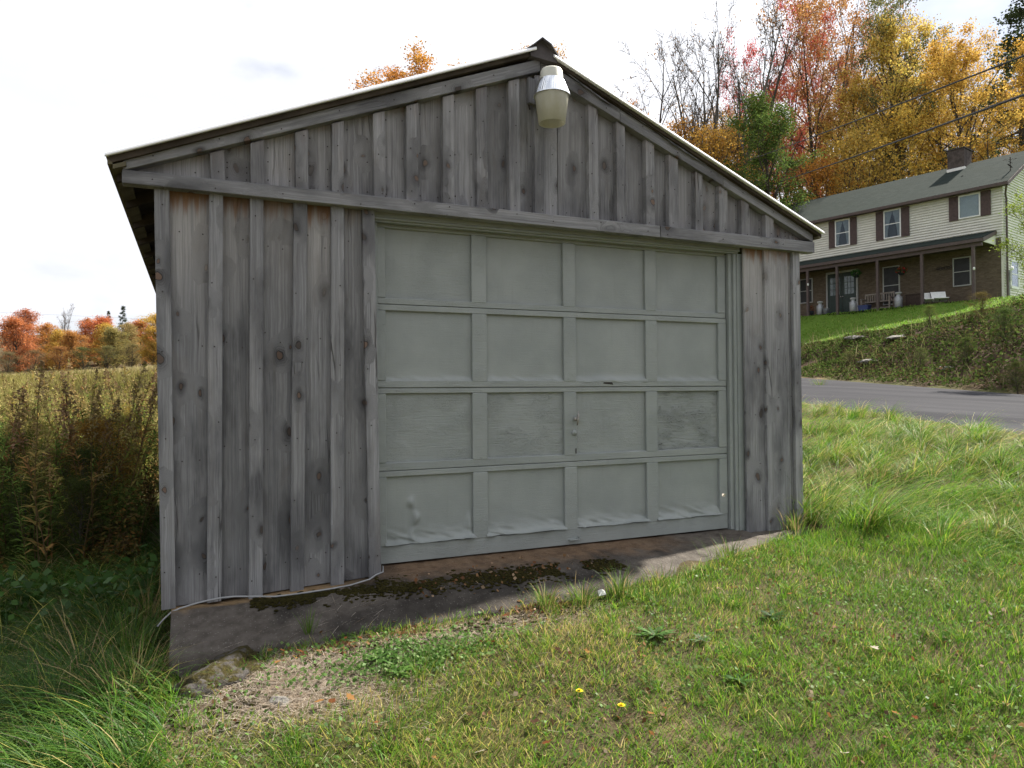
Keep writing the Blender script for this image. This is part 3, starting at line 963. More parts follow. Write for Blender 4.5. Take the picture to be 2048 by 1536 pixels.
# ---- door: backing board > rails, stiles, panels, hardware
door_o = MB().box(dx0 + .004 - 2.5, dx1 - .004 - 2.5, .028, .05, 0.0, 2.215).build('door', PAINT, garage, (2.5 - GO[0], .1, -.018))
door_o.color = (.2, .1, 0, 1)
DO = np.array([2.5, .1, -.018])


def dpart(mb, name, fl, mat=None, bevel=.003, smooth=False):
    o = mb.build(name, mat or PAINT, door_o, tuple(-DO), bevel=bevel, smooth=smooth)
    o.color = fl
    return o


ZS = [-.022, .577, 1.116, 1.660, 2.20]
RAILB = [.112, .050, .045, .040]; RAILT = [.036, .034, .038, .04]
SX = [(dx0, 1.140), (1.738, 1.846), (2.442, 2.543), (3.146, 3.248), (3.836, dx1)]
PXS = [(1.140, 1.738), (1.846, 2.442), (2.543, 3.146), (3.248, 3.836)]
warp_amt = [1.0, .0, .35, .0]
for r in range(4):
    z0, z1 = ZS[r] + .002, ZS[r + 1] - .002
    pz0, pz1 = z0 + RAILB[r], z1 - RAILT[r]
    ry = .1 + [0, .002, -.001, .003][r]
    dpart(MB().box(dx0, dx1, ry + .001, ry + .03, z0, pz0), 'rail', (.3, 1.0, 0, 1))
    dpart(MB().box(dx0, dx1, ry + .001, ry + .03, pz1, z1), 'rail', (.3, .9, 0, 1))
    for j, (a, b) in enumerate(SX):
        dpart(MB().box(a, b, ry - .0015, ry + .029, pz0 - (.006 if 0 < j < 4 else -.001), pz1 - .001), 'stile', (.25, .7, 0, 1))
    for j, (a, b) in enumerate(PXS):
        # panel: a grid sheet; the lowest row's hardboard has swollen and rippled along the bottom edge
        nxp, nzp = 52, 40
        xs_ = np.linspace(a - .012, b + .012, nxp); zs_ = pz0 + (.004 if r == 0 else -.012) + (pz1 + .012 - pz0) * np.linspace(0, 1, nzp) ** 1.5
        XX, ZZ = np.meshgrid(xs_, zs_)
        YY = np.full_like(XX, ry + .024)
        am = warp_amt[r]
        if am:
            dzb = ZZ - pz0
            low = np.exp(-(np.clip(dzb, 0, 9) / (.058 if r == 0 else .026)) ** 1.6)
            edge = np.exp(-(np.clip(dzb, 0, 9) / .016) ** 1.5)
            fold = 1 - np.abs(2 * fbm(XX * 4 + j * 9 + r * 31, ZZ * 16 + XX * 5, 61 + j, 3) - 1) * 2.6
            wavy = fbm(XX * 7 + j * 13, XX * 0 + r, 67, 3)
            YY = YY - am * (low * .026 * np.clip(fold, -.3, 1) + edge * .036 * (.35 + 1.0 * wavy))
            if r == 0:
                ZZ = ZZ + edge * .016 * (wavy - .25)
            if r == 0 and j == 0:      # vertical blister
                YY = YY - .026 * np.exp(-((XX - a - .185 - .02 * np.sin(ZZ * 30)) / .018) ** 2) * sstep(.34, .25, dzb) * (.55 + .45 * np.sin(ZZ * 55)) + .008 * np.exp(-((XX - a - .155) / .014) ** 2) * sstep(.30, .2, dzb)
                YY = YY - .016 * np.exp(-((XX - b + .025) / .02) ** 2) * sstep(.19, .12, dzb)
            if r == 2 and j == 2:
                YY = YY - .01 * low
        YY = np.minimum(YY, ry + .0275)
        V = np.c_[XX.ravel() - DO[0], YY.ravel() - DO[1], ZZ.ravel() - DO[2]]
        ii_ = (np.arange(nzp - 1)[:, None] * nxp + np.arange(nxp - 1)[None, :]).ravel()
        o = link_mesh('panel', np_mesh('panel', V, np.c_[ii_, ii_ + 1, ii_ + nxp + 1, ii_ + nxp], PAINT, None, True), door_o)
        flk = [.05, [.42, .55, .32, 1.15][j], .05, [.25, .15, .1, .12][j]][r]
        o.color = (flk, .25 if r in (1, 3) else .1, 0, 1)
# hardware
STEEL = plain('worn_steel', (.34, .32, .30), .45, .5, .7, var=.3)
hx, hz = float(at_y(1143, 0, .09)[0]), Zp(1143, 838, .09)
hy = .0985
mbh = MB().lathe([(.0, -.03), (.016, -.03), (.013, -.012), (.010, 0), (0, 0)], n=12)
mbh.v = [(hx + v[0], hy + v[2] * 1.0, hz + v[1]) for v in mbh.v]
hd = dpart(mbh, 'handle', (0, 0, 0, 1), STEEL, 0, True)
mbh = MB().tube([(hx + .012, hy - .034, hz + .055), (hx + .008, hy - .042, hz + .03), (hx + .004, hy - .042, hz - .01), (hx + .002, hy - .036, hz - .045)], [.006, .008, .008, .005], 8)
dpart(mbh, 'handle_grip', (0, 0, 0, 1), STEEL, 0, True)
lz_ = Zp(1142, 866, .09)
mbh = MB().lathe([(0, -.014), (.010, -.014), (.011, -.010), (.019, -.009), (.021, -.002), (.021, .002)], n=20)
mbh.v = [(hx - .002 + v[0], hy + v[2], lz_ + v[1]) for v in mbh.v]
dpart(mbh, 'lock', (.1, .1, 0, 1), None, 0, True)
MB_ = MB().box(hx + .006, hx + .012, hy - .003, hy + .001, Zp(1147, 907, .1), Zp(1147, 897, .1))
dpart(MB_, 'chip', (0, 0, 0, 1), IRON, 0)
lx, lzz = float(at_y(1150, 1080, .09)[0]), Zp(1150, 1079, .09)
dpart(MB().box(lx - .048, lx + .035, .070, .1005, lzz - .002, lzz + .004).box(lx + .030, lx + .036, .075, .1005, lzz + .0041, lzz + .018), 'lift_handle', (.4, .3, 0, 1), None, .001)
# rot hole in the rail
hx2, hz2 = X(1217, 766, .1), Zp(1217, 766, .1)
dpart(MB().hexa([(hx2 - .045, .0975, hz2 - .004), (hx2 + .04, .0975, hz2 - .012), (hx2 + .04, .103, hz2 - .012), (hx2 - .045, .103, hz2 - .004), (hx2 - .04, .0975, hz2 + .006), (hx2 + .03, .0975, hz2 + .006), (hx2 + .03, .103, hz2 + .006), (hx2 - .04, .103, hz2 + .006)]), 'rot_hole', (0, 0, 0, 1), IRON, 0)

# ================================================================== SECURITY LAMP on the gable
ly = -.205
lc = [at_y(1105, 247, ly), at_y(1103.5, 192, ly), at_y(1099, 160, ly), at_y(1099, 139, ly)]
lamp = empty('security_lamp', (float(lc[1][0]), ly, float(lc[0][2])))
tag(lamp, 'cream security lamp with ribbed silver collar under the gable peak', 'lamp')
zb0, zb1, zb2_, zb3 = [float(p[2]) - float(lc[0][2]) for p in lc]
CREAM = plain('yellowed_diffuser', (.50, .47, .34), .45, .4, 0, var=.18, scale=9, bump=.05)
HOUS = plain('lamp_housing', (.55, .54, .46), .5, .4, 0, var=.12, scale=9)
SILV = plain('ribbed_aluminium', (.86, .88, .9), .22, .5, 1.0, var=.05, scale=4, bump=0)


def diffuser_mat():
    m, nt, out = new_mat('translucent_diffuser')
    P = nd(nt, 'ShaderNodeTexCoord').outputs['Object']
    n_ = noise(nt, P, (14, 14, 8), 4, .6)
    c = mixc(nt, mr(nt, n_, .35, .7), (.80, .78, .66), (.90, .885, .81))
    p = principled(nt, None, c, .35, .45)
    tr = nd(nt, 'ShaderNodeBsdfTranslucent', {'Color': c})
    nt.links.new(nd(nt, 'ShaderNodeMixShader', {0: .6, 1: p.outputs[0], 2: tr.outputs[0]}).outputs[0], out.inputs[0])
    return m


R1, R0 = .118, .090
MB().lathe([(R1 - .004, zb1), (R0, zb0), (R0 - .006, zb0 - .001), (R0 - .008, zb0 + .004), (R1 - .012, zb1)], n=40).build('diffuser', diffuser_mat(), lamp, smooth=True)
mbc = MB()
nrib = 96; prof_ = [(R1 + .006, zb1 - .004), (R1 + .004, zb1 + .003), (.100, zb1 + .06), (.083, zb2_)]
for i, (r, z) in enumerate(prof_):
    for k in range(nrib):
        t = 2 * math.pi * k / nrib
        rr = r + (.0022 if (k % 2 and 0 < i < 3) else 0)
        mbc.v.append((rr * math.cos(t), rr * math.sin(t), z))
for i in range(3):
    for k in range(nrib):
        k2 = (k + 1) % nrib
        mbc.f.append((i * nrib + k, i * nrib + k2, (i + 1) * nrib + k2, (i + 1) * nrib + k))
mbc.build('collar', SILV, lamp)
MB().lathe([(.082, zb2_ - .002), (.078, zb2_ + .006), (.074, zb3 - .012), (.066, zb3), (.0, zb3 + .004)], n=32).build('housing', HOUS, lamp, smooth=True)
MB().tube([(0, .03, zb2_ + .03), (-.02, .13, zb2_ + .02), (-.03, -ly - .048, zb2_ + .01)], [.03, .024, .03], 12).build('arm', HOUS, lamp, smooth=True)
MB().lathe([(.0, zb2_ - .05), (.03, zb2_ - .05), (.03, zb2_ - .0), (0, zb2_)], n=12).build('bulb_socket', HOUS, lamp, smooth=True)
MB().tube([(-.09, -ly - .03, zb1 + .03), (-.10, -ly - .055, zb1 - .02), (-.09, -ly - .05, zb1 - .05)], .006, 6).build('wire', IRON, lamp)
plank('lamp_block', [(2.09, 3.05), (2.17, 3.04), (2.17, 3.21), (2.09, 3.225)], -.090, -.048, color=(.85, 0, 0, 1))

# ================================================================== CABLE on the apron
cp = [(765.8, 1132, .02), (766, 1147, -.02), (752, 1154, -.05), (739.5, 1158.5, -.07), (700, 1172, -.10), (666, 1181.5, -.11), (630, 1189, -.11), (593, 1192, -.105), (550, 1193, -.10), (505, 1192.8, -.09), (470, 1193, -.08), (446.5, 1195, -.075), (415, 1201, -.07), (388, 1208, -.065), (362, 1216, -.06), (344, 1223.5, -.06), (328, 1238, -.06), (314.6, 1253, -.07)]
cpts = [at_y(a, b, c) for a, b, c in cp]
cpts = [(p[0], p[1], max(p[2], float(apron_z(p[0], p[1])) + .008) if p[0] > -.11 else p[2]) for p in cpts]
CABLE = plain('cable_sheath', (.30, .305, .31), .5, .4, var=.15, scale=20)
cable = MB().tube([(p[0], p[1], p[2]) for p in cpts], .0048, 8).build('cable', CABLE, smooth=True)
tag(cable, 'pale grey cable lying along the foot of the left wall', 'cable')
# ================================================================== HOUSE (local x along the front from its near corner, local y outward, z up)
house = empty('house', tuple(H0), math.atan2(EH[1], EH[0]))
tag(house, 'two storey house with cream siding, brick ground floor and long porch', 'house')
HL, HD, HE, HR = 13.9, 8.0, 5.42, 7.80


def hp(px, py, v=0.0):
    d = ray(px, py); n3 = np.array([NH[0], NH[1], 0]); o = H0 + n3 * v
    q = CAM + d * (np.dot(o - CAM, n3) / np.dot(d, n3)) - H0
    return float(q[0] * EH[0] + q[1] * EH[1]), float(q[2])


def hworld(u, v, w=0.0):
    return (H0[0] + EH[0] * u + NH[0] * v, H0[1] + EH[1] * u + NH[1] * v, H0[2] + w)


SID = plain('cream_siding', (.66, .652, .585), .6, .3, var=.07, scale=2, bump=.05)
TRIMB = plain('brown_trim', (.085, .062, .058), .6, .3, var=.15)
SHUT = plain('brown_shutter', (.085, .058, .054), .6, .3, var=.2)
WHITE = plain('white_trim', (.74, .74, .72), .5, .3, var=.06)
DARKI = plain('dark_interior', (.020, .021, .024), .9, .1, var=.2)
CURT = plain('curtain_cloth', (.30, .31, .33), .9, .1, var=.15)
BLIND = plain('window_blind', (.50, .53, .56), .7, .2, var=.05)
GREEND = plain('dark_green_paint', (.010, .026, .020), .45, .4, var=.2)
FRAMED = plain('porch_shaded_trim', (.34, .34, .33), .6, .3, var=.1)  # white trim and can lids greyed, porch shade put into their colour
GALV = plain('galvanised_can', (.30, .31, .32), .45, .5, .4, var=.2)


def shingle_mat():
    m, nt, out = new_mat('green_shingles')
    P = nd(nt, 'ShaderNodeTexCoord').outputs['Object']
    b = nd(nt, 'ShaderNodeTexBrick', {'Vector': nd(nt, 'ShaderNodeMapping', {'Vector': P, 'Scale': (1, 1, 1)}).outputs[0], 'Color1': (.022, .032, .028, 1), 'Color2': (.034, .044, .039, 1), 'Mortar': (.03, .036, .034, 1), 'Scale': 1.0, 'Mortar Size': .012, 'Brick Width': .3, 'Row Height': .14})
    n_ = noise(nt, P, (.7, .7, .7), 4, .6)
    n2_ = noise(nt, P, (25, 25, 25), 4, .7)
    c = mixc(nt, mr(nt, n_, .4, .7, 0, .6), b.outputs[0], (.026, .034, .029))
    c = mixc(nt, mr(nt, n2_, .5, .8, 0, .5), c, (.036, .045, .040))
    principled(nt, out, c, .95, .05, 0, n2_, .6, .01)
    return m


def brick_mat():
    m, nt, out = new_mat('brown_brick')
    P = nd(nt, 'ShaderNodeTexCoord').outputs['Object']
    sp = nd(nt, 'ShaderNodeSeparateXYZ', {0: P})
    v = nd(nt, 'ShaderNodeCombineXYZ', {0: mth(nt, 'ADD', sp.outputs[0], sp.outputs[1]), 1: sp.outputs[2], 2: 0.0})
    b = nd(nt, 'ShaderNodeTexBrick', {'Vector': v.outputs[0], 'Color1': (.100, .074, .052, 1), 'Color2': (.150, .116, .080, 1), 'Mortar': (.125, .11, .092, 1), 'Scale': 1.0, 'Mortar Size': .006, 'Brick Width': .21, 'Row Height': .07})
    n_ = noise(nt, P, (6, 6, 16), 4, .7)
    c = mixc(nt, mr(nt, n_, .35, .7, 0, .7), b.outputs[0], (.075, .055, .04))
    principled(nt, out, c, .9, .15, 0, b.outputs['Fac'], -.4, .006)
    return m


def glass_mat():
    m, nt, out = new_mat('window_glass')
    fr = nd(nt, 'ShaderNodeFresnel', {'IOR': 1.5})
    P = nd(nt, 'ShaderNodeTexCoord').outputs['Object']
    bmp = nd(nt, 'ShaderNodeBump', {'Height': noise(nt, P, (2, 2, 2), 2, .5), 'Strength': .08, 'Distance': .02})
    g = nd(nt, 'ShaderNodeBsdfGlossy', {'Color': (.9, .95, 1, 1), 'Roughness': .03, 'Normal': bmp.outputs[0]})
    t = nd(nt, 'ShaderNodeBsdfTransparent', {'Color': (.82, .86, .86, 1)})
    f = mth(nt, 'ADD', mth(nt, 'MULTIPLY', fr.outputs[0], .7), .0)
    nt.links.new(nd(nt, 'ShaderNodeMixShader', {0: f, 1: t.outputs[0], 2: g.outputs[0]}).outputs[0], out.inputs[0])
    return m


SHIN, BRICK, GLASS = shingle_mat(), brick_mat(), glass_mat()
SCREEN = plain('dark_window_screen', (.022, .023, .024), .45, .25, var=.25, scale=3)


def hpart(mb, name, mat, bevel=0, smooth=False, parent=None):
    return mb.build(name, mat, parent or house, bevel=bevel, smooth=smooth)


# walls
hpart(MB().box(0.02, HL, -HD, -.02, -.6, HE), 'wall', SID)
hpart(MB().box(0.0, HL + .02, -.0199, .06, -.6, 2.95), 'brick_wall', BRICK)
# clapboards on the front, upper floor
mb = MB(); pitch = .127
k = 0; z = 2.9501
while z < HE - .02:
    mb.hexa([(-.01, -.0198, z), (-.01, .075, z), (HL + .01, .075, z), (HL + .01, -.0198, z), (-.01, -.0198, z + pitch), (-.01, .012, z + pitch), (HL + .01, .012, z + pitch), (HL + .01, -.0198, z + pitch)])
    z += pitch
hpart(mb, 'front_siding', SID)['kind'] = 'stuff'
# gable end facing right, full height
mb = MB(); z = -.6
while z < HR - .25:
    if z < HE:
        ya, yb_ = -HD, -.0199
    else:
        f = (z - HE + .05) / (HR - HE); ya, yb_ = -HD + HD / 2 * f, -HD / 2 * f
    mb.hexa([(-.045, ya, z), (-.045, yb_, z), (.019, yb_, z), (.019, ya, z), (.0, ya, z + pitch), (.0, yb_, z + pitch), (.019, yb_, z + pitch), (.019, ya, z + pitch)])
    z += pitch
hpart(mb, 'gable_siding', SID)['kind'] = 'stuff'
for xx in (0.03, HL - .05):
    mb = MB()
    mb.v = [(xx, -HD, HE), (xx, -.02, HE), (xx, -HD / 2, HR - .12), (xx + .02, -HD, HE), (xx + .02, -.02, HE), (xx + .02, -HD / 2, HR - .12)]
    mb.f = [(0, 1, 2), (5, 4, 3), (0, 3, 4, 1), (1, 4, 5, 2), (2, 5, 3, 0)]
    hpart(mb, 'gable_wall', SID)
hpart(MB().box(-.03, .06, .0605, .075, -.3, 2.94), 'corner_trim', SID)


# main roof
def slab(u0, u1, y0, z0, y1, z1, th):
    m_ = MB()
    m_.hexa([(u0, y0, z0 - th), (u1, y0, z0 - th), (u1, y1, z1 - th), (u0, y1, z1 - th), (u0, y0, z0), (u1, y0, z0), (u1, y1, z1), (u0, y1, z1)])
    return m_


rs1 = (HR - HE) / (HD / 2)
roof_o = hpart(slab(-.35, HL + .35, .42, HE + .05 - .42 * rs1 * .2, -HD / 2, HR + .05, .06), 'roof', SHIN)
hpart(slab(-.35, HL + .35, -HD - .4, HE - .2, -HD / 2, HR + .049, .06), 'roof', SHIN)
hpart(MB().box(-.36, HL + .36, .425, .50, HE - .16, HE - .02), 'gutter', TRIMB)
hpart(MB().box(-.34, HL + .34, .05, .424, HE - .135, HE - .115), 'soffit', TRIMB)
for y0, z0, y1, z1 in ((.42, HE - .10, -HD / 2, HR - .02), (-HD - .4, HE - .3, -HD / 2, HR - .0201)):
    m_ = MB(); m_.hexa([(-.375, y0, z0 - .1), (-.345, y0, z0 - .1), (-.345, y1, z1 - .1), (-.375, y1, z1 - .1), (-.375, y0, z0 + .07), (-.345, y0, z0 + .07), (-.345, y1, z1 + .07), (-.375, y1, z1 + .07)])
    hpart(m_, 'rake_trim', TRIMB)
# chimney with its white flashing
c0, c1 = hp(1895, 337, -3.2)[0], hp(1928, 325, -3.2)[0]
ch = hpart(MB().box(c1, c0, -4.2, -3.2, 6.9, 8.52), 'chimney', plain('sooty_brick', (.085, .070, .064), .9, .1, var=.35, scale=5))
hpart(MB().box(c1 - .03, c0 + .03, -4.23, -3.17, 7.2, 7.54), 'flashing', WHITE, parent=ch)
hpart(MB().box(c1 - .05, c0 + .05, -4.25, -3.15, 8.521, 8.58), 'cap', plain('chimney_cap', (.07, .06, .055), .9, .1), parent=ch)
pu, pw = hp(1925, 366, -1.9)
vp = hpart(MB().tube([(pu, -1.9, pw - .1), (pu, -1.9, pw + .36)], .05, 10), 'vent_pipe', IRON)
hpart(MB().hexa([(pu - .2, -1.6, pw - .17), (pu + .2, -1.6, pw - .17), (pu + .2, -2.1, pw + .13), (pu - .2, -2.1, pw + .13), (pu - .2, -1.6, pw - .13), (pu + .2, -1.6, pw - .13), (pu + .2, -2.1, pw + .17), (pu - .2, -2.1, pw + .17)]), 'flashing', WHITE, parent=vp)
au, aw = hp(2021, 350, -1.0)
an = hpart(MB().tube([(au, -1.0, aw - .2), (au, -1.0, aw + .85)], .022, 6).tube([(au - .25, -1.0, aw + .72), (au + .3, -1.0, aw + .78)], .012, 5).tube([(au - .02, -1.2, aw + .6), (au, -.8, aw + .62)], .012, 5).tube([(au, -1.2, aw + .4), (au + .05, -.85, aw + .5)], .03, 5), 'antenna', IRON)
hpart(MB().box(au - .15, au + .15, -1.15, -.85, aw - .12, aw - .02), 'antenna_foot', WHITE, parent=an)
# porch roof
PV, PU0, PU1 = 1.65, .42, HL - .2
hpart(slab(PU0 - .15, PU1, PV, 2.79, .0, 3.31, .05), 'porch_roof', SHIN)
hpart(MB().box(PU0 - .16, PU1, PV + .002, PV + .09, 2.60, 2.75), 'porch_gutter', TRIMB)
hpart(MB().box(PU0 - .1, PU1, PV - .16, PV - .05, 2.42, 2.62), 'porch_beam', TRIMB)
m_ = MB(); m_.hexa([(PU0 - .19, PV, 2.58), (PU0 - .152, PV, 2.58), (PU0 - .152, .065, 3.1), (PU0 - .19, .065, 3.1), (PU0 - .19, PV, 2.76), (PU0 - .152, PV, 2.76), (PU0 - .152, .065, 3.28), (PU0 - .19, .065, 3.28)])
hpart(m_, 'porch_rake', TRIMB)
m_ = MB(); m_.v = [(PU0 - .14, PV - .05, 2.60), (PU0 - .14, .065, 2.60), (PU0 - .14, .065, 3.2), (PU0 - .12, PV - .05, 2.60), (PU0 - .12, .065, 2.60), (PU0 - .12, .065, 3.2)]
m_.f = [(0, 1, 2), (5, 4, 3), (0, 3, 4, 1), (1, 4, 5, 2), (2, 5, 3, 0)]
hpart(m_, 'porch_gable', SID)
hpart(MB().box(PU0 - .1, PU1, .0605, PV - .17, 2.601, 2.62), 'porch_ceiling', TRIMB)
hpart(MB().box(PU0, PU1, .0605, PV - .1, -.5, -.02), 'porch_floor', MATS['dark_concrete'])
for px in (1616, 1675, 1756, 1845, 1948):
    u_ = hp(px, 612, PV - .1)[0]
    hpart(MB().box(u_ - .06, u_ + .06, PV - .16, PV - .04, -.5, 2.419), 'porch_post', TRIMB)
for px in (1499, 1560):
    u_ = hp(px, 620, PV - .1)[0]
    if u_ < HL:
        hpart(MB().box(u_ - .06, u_ + .06, PV - .16, PV - .04, -.5, 2.419), 'porch_post', TRIMB)
# small porch post lights seen as bright dots
for px, py in ((1948, 537), (1616, 569)):
    u_, w_ = hp(px, py, PV)
    hpart(MB().lathe([(0, w_ - .07), (.045, w_ - .06), (.05, w_ + .03), (.02, w_ + .07), (0, w_ + .075)], u_, PV - .0, n=10), 'post_light', WHITE, smooth=True)


def window(u0, u1, w0, w1, y, frame=WHITE, mid=True, style='dark', shut=None, axis='front'):
    """u0<u1, a frame with sill > panes, meeting rail, curtains"""
    fw = .055
    GL = SCREEN if style == 'dark' else GLASS
    m_ = MB().box(u0, u1, y + .001, y + .05, w0, w0 + fw).box(u0, u1, y + .001, y + .05, w1 - fw, w1).box(u0, u0 + fw, y + .001, y + .05, w0 + fw, w1 - fw).box(u1 - fw, u1, y + .001, y + .05, w0 + fw, w1 - fw)
    fr = hpart(m_, 'window', frame)
    hpart(MB().box(u0 + .01, u1 - .01, y + .001, y + .008, w0 + .01, w1 - .01), 'interior', BLIND if style == 'blind' else DARKI, parent=fr)
    wm = (w0 + w1) / 2
    if mid:
        hpart(MB().box(u0 + fw, u1 - fw, y + .025, y + .044, wm - .02, wm + .02), 'meeting_rail', frame, parent=fr)
        for a, b in ((w0 + fw, wm - .02), (wm + .02, w1 - fw)):
            hpart(MB().box(u0 + fw, u1 - fw, y + .026, y + .032, a, b), 'pane', GL, parent=fr)
    else:
        hpart(MB().box(u0 + fw, u1 - fw, y + .026, y + .032, w0 + fw, w1 - fw), 'pane', GLASS, parent=fr)
    if style == 'curtain':
        uc = (u0 + u1) / 2
        for sgn, ue in ((-1, u0 + fw), (1, u1 - fw)):
            hpart(MB().prism([(ue, w0 + .08), (ue - sgn * .12, w0 + .08), (ue - sgn * .16, w0 + .5), (uc, w1 - fw), (ue, w1 - fw)], y + .010, y + .018), 'curtain', CURT, parent=fr)
    if shut:
        for a, b in ((u0 - shut - .01, u0 - .01), (u1 + .01, u1 + shut + .01)):
            sh = hpart(MB().box(a, b, y + .0015, y + .035, w0 - .03, w1 + .03), 'shutter', SHUT)
            m2 = MB(); zz = w0 + .05
            while zz < w1 - .05:
                m2.hexa([(a + .04, y + .0352, zz), (b - .04, y + .0352, zz), (b - .04, y + .048, zz + .01), (a + .04, y + .048, zz + .01), (a + .04, y + .0352, zz + .05), (b - .04, y + .0352, zz + .05), (b - .04, y + .036, zz + .05), (a + .04, y + .036, zz + .05)])
                zz += .06
            hpart(m2, 'louvre', SHUT, parent=sh)
    return fr


window(7.20, 8.03, 3.78, 5.22, .076, style='curtain', shut=.36)
window(4.52, 5.39, 3.76, 5.22, .076, style='curtain', shut=.40)
window(.88, 1.82, 4.10, 5.22, .076, style='blind', mid=False, shut=.42)
window(11.0, 11.85, 3.78, 5.22, .076, style='curtain', shut=.36)
window(1.32, 2.12, .86, 2.26, .060, frame=FRAMED, style='dark')
window(4.62, 5.48, .30, 2.30, .060, frame=FRAMED, style='dark')
window(9.4, 10.2, .86, 2.26, .060, frame=FRAMED, style='dark')
# double door, dark green with nine-light glass
d0, d1, dw1 = 6.88, 8.50, 2.32
m_ = MB().box(d0 - .08, d0, .0601, .13, -.02, dw1 + .1).box(d1, d1 + .08, .0601, .13, -.02, dw1 + .1).box(d0, d1, .0601, .13, dw1, dw1 + .1)
hpart(m_, 'door_frame', FRAMED)
for a, b in ((d0 + .01, (d0 + d1) / 2 - .01), ((d0 + d1) / 2 + .01, d1 - .01)):
    dr = hpart(MB().box(a, b, .0602, .09, -.02, dw1 - .01), 'front_door', GREEND)
    gw = (b - a - .24) / 3; gh = .30
    for i in range(3):
        for j in range(3):
            x0 = a + .12 + i * gw; z0 = 1.12 + j * (gh + .03)
            hpart(MB().box(x0 + .015, x0 + gw - .015, .0902, .093, z0, z0 + gh), 'pane', plain('door_glass', (.10, .13, .13), .12, .6, var=.3) if 'door_glass' not in MATS else MATS['door_glass'], parent=dr)
    hpart(MB().box(a + .12, b - .12, .0902, .1, .15, .95), 'lower_panel', GREEND, bevel=.01, parent=dr)
    hpart(MB().lathe([(0, .98), (.03, .99), (.03, 1.03), (0, 1.04)], (b if b < (d0 + d1) / 2 else a) + (-.05 if b < (d0 + d1) / 2 else .05), .12, 8), 'door_knob', STEEL, parent=dr)
# gable end: window, downspout, meter
m_ = MB()
y0, y1, w0, w1 = -1.75, -.75, .62, 2.0
m_.box(-.078, -.0455, y0, y1, w0, w0 + .12).box(-.078, -.0455, y0, y1, w1 - .1, w1).box(-.078, -.0455, y0, y0 + .12, w0 + .12, w1 - .1).box(-.055, -.0225, y1 - .12, y1, w0 + .12, w1 - .1)
gwin = hpart(m_, 'window', WHITE)
hpart(MB().box(-.053, -.0456, y0 + .1, y1 - .1, w0 + .1, w1 - .09), 'interior', DARKI, parent=gwin)
hpart(MB().box(-.069, -.057, y0 + .12, y1 - .12, 1.29, 1.33), 'meeting_rail', WHITE, parent=gwin)
for a, b in ((w0 + .12, 1.29), (1.33, w1 - .1)):
    hpart(MB().box(-.065, -.059, y0 + .12, y1 - .12, a, b), 'pane', GLASS, parent=gwin)
hpart(MB().tube([(-.30, .40, HE - .16), (-.12, .0, HE - .5), (-.10, -.18, HE - .7), (-.10, -.18, 2.6), (-.10, -.18, -.2)], .045, 8), 'downspout', TRIMB)
mt = hpart(MB().box(-.18, -.046, -.52, -.30, .95, 1.42), 'meter_box', plain('meter_grey', (.33, .34, .35), .5, .3), bevel=.01)
m_ = MB().lathe([(0, -.08), (.085, -.07), (.095, 0)], n=16); m_.v = [(-.18 + v[2], -.41 + v[0], 1.5 + v[1]) for v in m_.v]
hpart(m_, 'meter_dial', WHITE, smooth=True, parent=mt)
hpart(MB().tube([(-.10, -.41, .95), (-.10, -.41, -.2)], .025, 6), 'conduit', MATS['meter_grey'])


# ------------------------------------------------------------------ things on the porch (top-level)
def porch_thing(name, px, v, label, cat, group=None, rz=0.0):
    u_ = hp(px, 612, v)[0]
    x, y, _ = hworld(u_, v)
    z = H0[2] - .02 if v < PV - .1 else max(zt1(x, y), H0[2] - .2)
    o = empty(name, (x, y, z), math.atan2(EH[1], EH[0]) + rz)
    return tag(o, label, cat, group)


def milk_can(px, v, s, label):
    o = porch_thing('milk_can', px, v, label, 'milk can', 'milk cans on the porch')
    MB().lathe([(0, 0), (.15 * s, 0), (.165 * s, .02), (.165 * s, .40 * s), (.15 * s, .46 * s), (.09 * s, .54 * s), (.085 * s, .60 * s)], n=20).build('body', GALV, o, smooth=True)
    MB().lathe([(.085 * s, .60 * s), (.14 * s, .65 * s), (.145 * s, .68 * s), (.13 * s, .70 * s), (.0, .72 * s)], n=20).build('lid', FRAMED, o, smooth=True)
    for sg in (-1, 1):
        MB().tube([(sg * .10 * s, 0, .52 * s), (sg * .19 * s, 0, .50 * s), (sg * .165 * s, 0, .36 * s)], .010, 6).build('handle', GALV, o)
    return o


milk_can(1640, 1.25, 1.05, 'tall grey milk can on the porch, left of the green door')
milk_can(1706, 1.30, 1.05, 'white topped milk can on the porch in front of the green door')
milk_can(1797, 1.15, 1.12, 'silver milk can on the porch beside the bench')
bu = hp(1755, 612, .75)[0]
bench = porch_thing('bench', 1755, .75, 'slatted grey wooden bench standing on the house porch', 'bench')
BW = plain('bench_wood', (.21, .18, .155), .8, .2, var=.25)
W_ = .72
for sx in (-1, 1):
    MB().box(sx * W_ - .035, sx * W_ + .035, .20, .27, 0, .62).build('leg', BW, bench)
    MB().box(sx * W_ - .035, sx * W_ + .035, -.27, -.20, 0, .95).build('leg', BW, bench)
    MB().box(sx * W_ - .04, sx * W_ + .04, -.199, .30, .621, .66).build('armrest', BW, bench)
for k in range(5):
    MB().box(-W_ + .04, W_ - .04, -.19 + k * .09, -.11 + k * .09, .42, .445).build('seat_slat', BW, bench)
MB().box(-W_ + .04, W_ - .04, -.26, -.21, .86, .94).build('back_rail', BW, bench)
MB().box(-W_ + .04, W_ - .04, -.26, -.21, .47, .53).build('back_rail', BW, bench)
for k in range(11):
    xx = -W_ + .12 + k * (2 * W_ - .24) / 10
    MB().box(xx - .025, xx + .025, -.25, -.225, .531, .859).build('back_slat', BW, bench)
MB().box(-W_ + .04, W_ - .04, .21, .25, .10, .15).build('stretcher', BW, bench)
tub = porch_thing('plastic_tub', 1729, 1.15, 'blue plastic tub on the porch at the left end of the bench', 'tub')
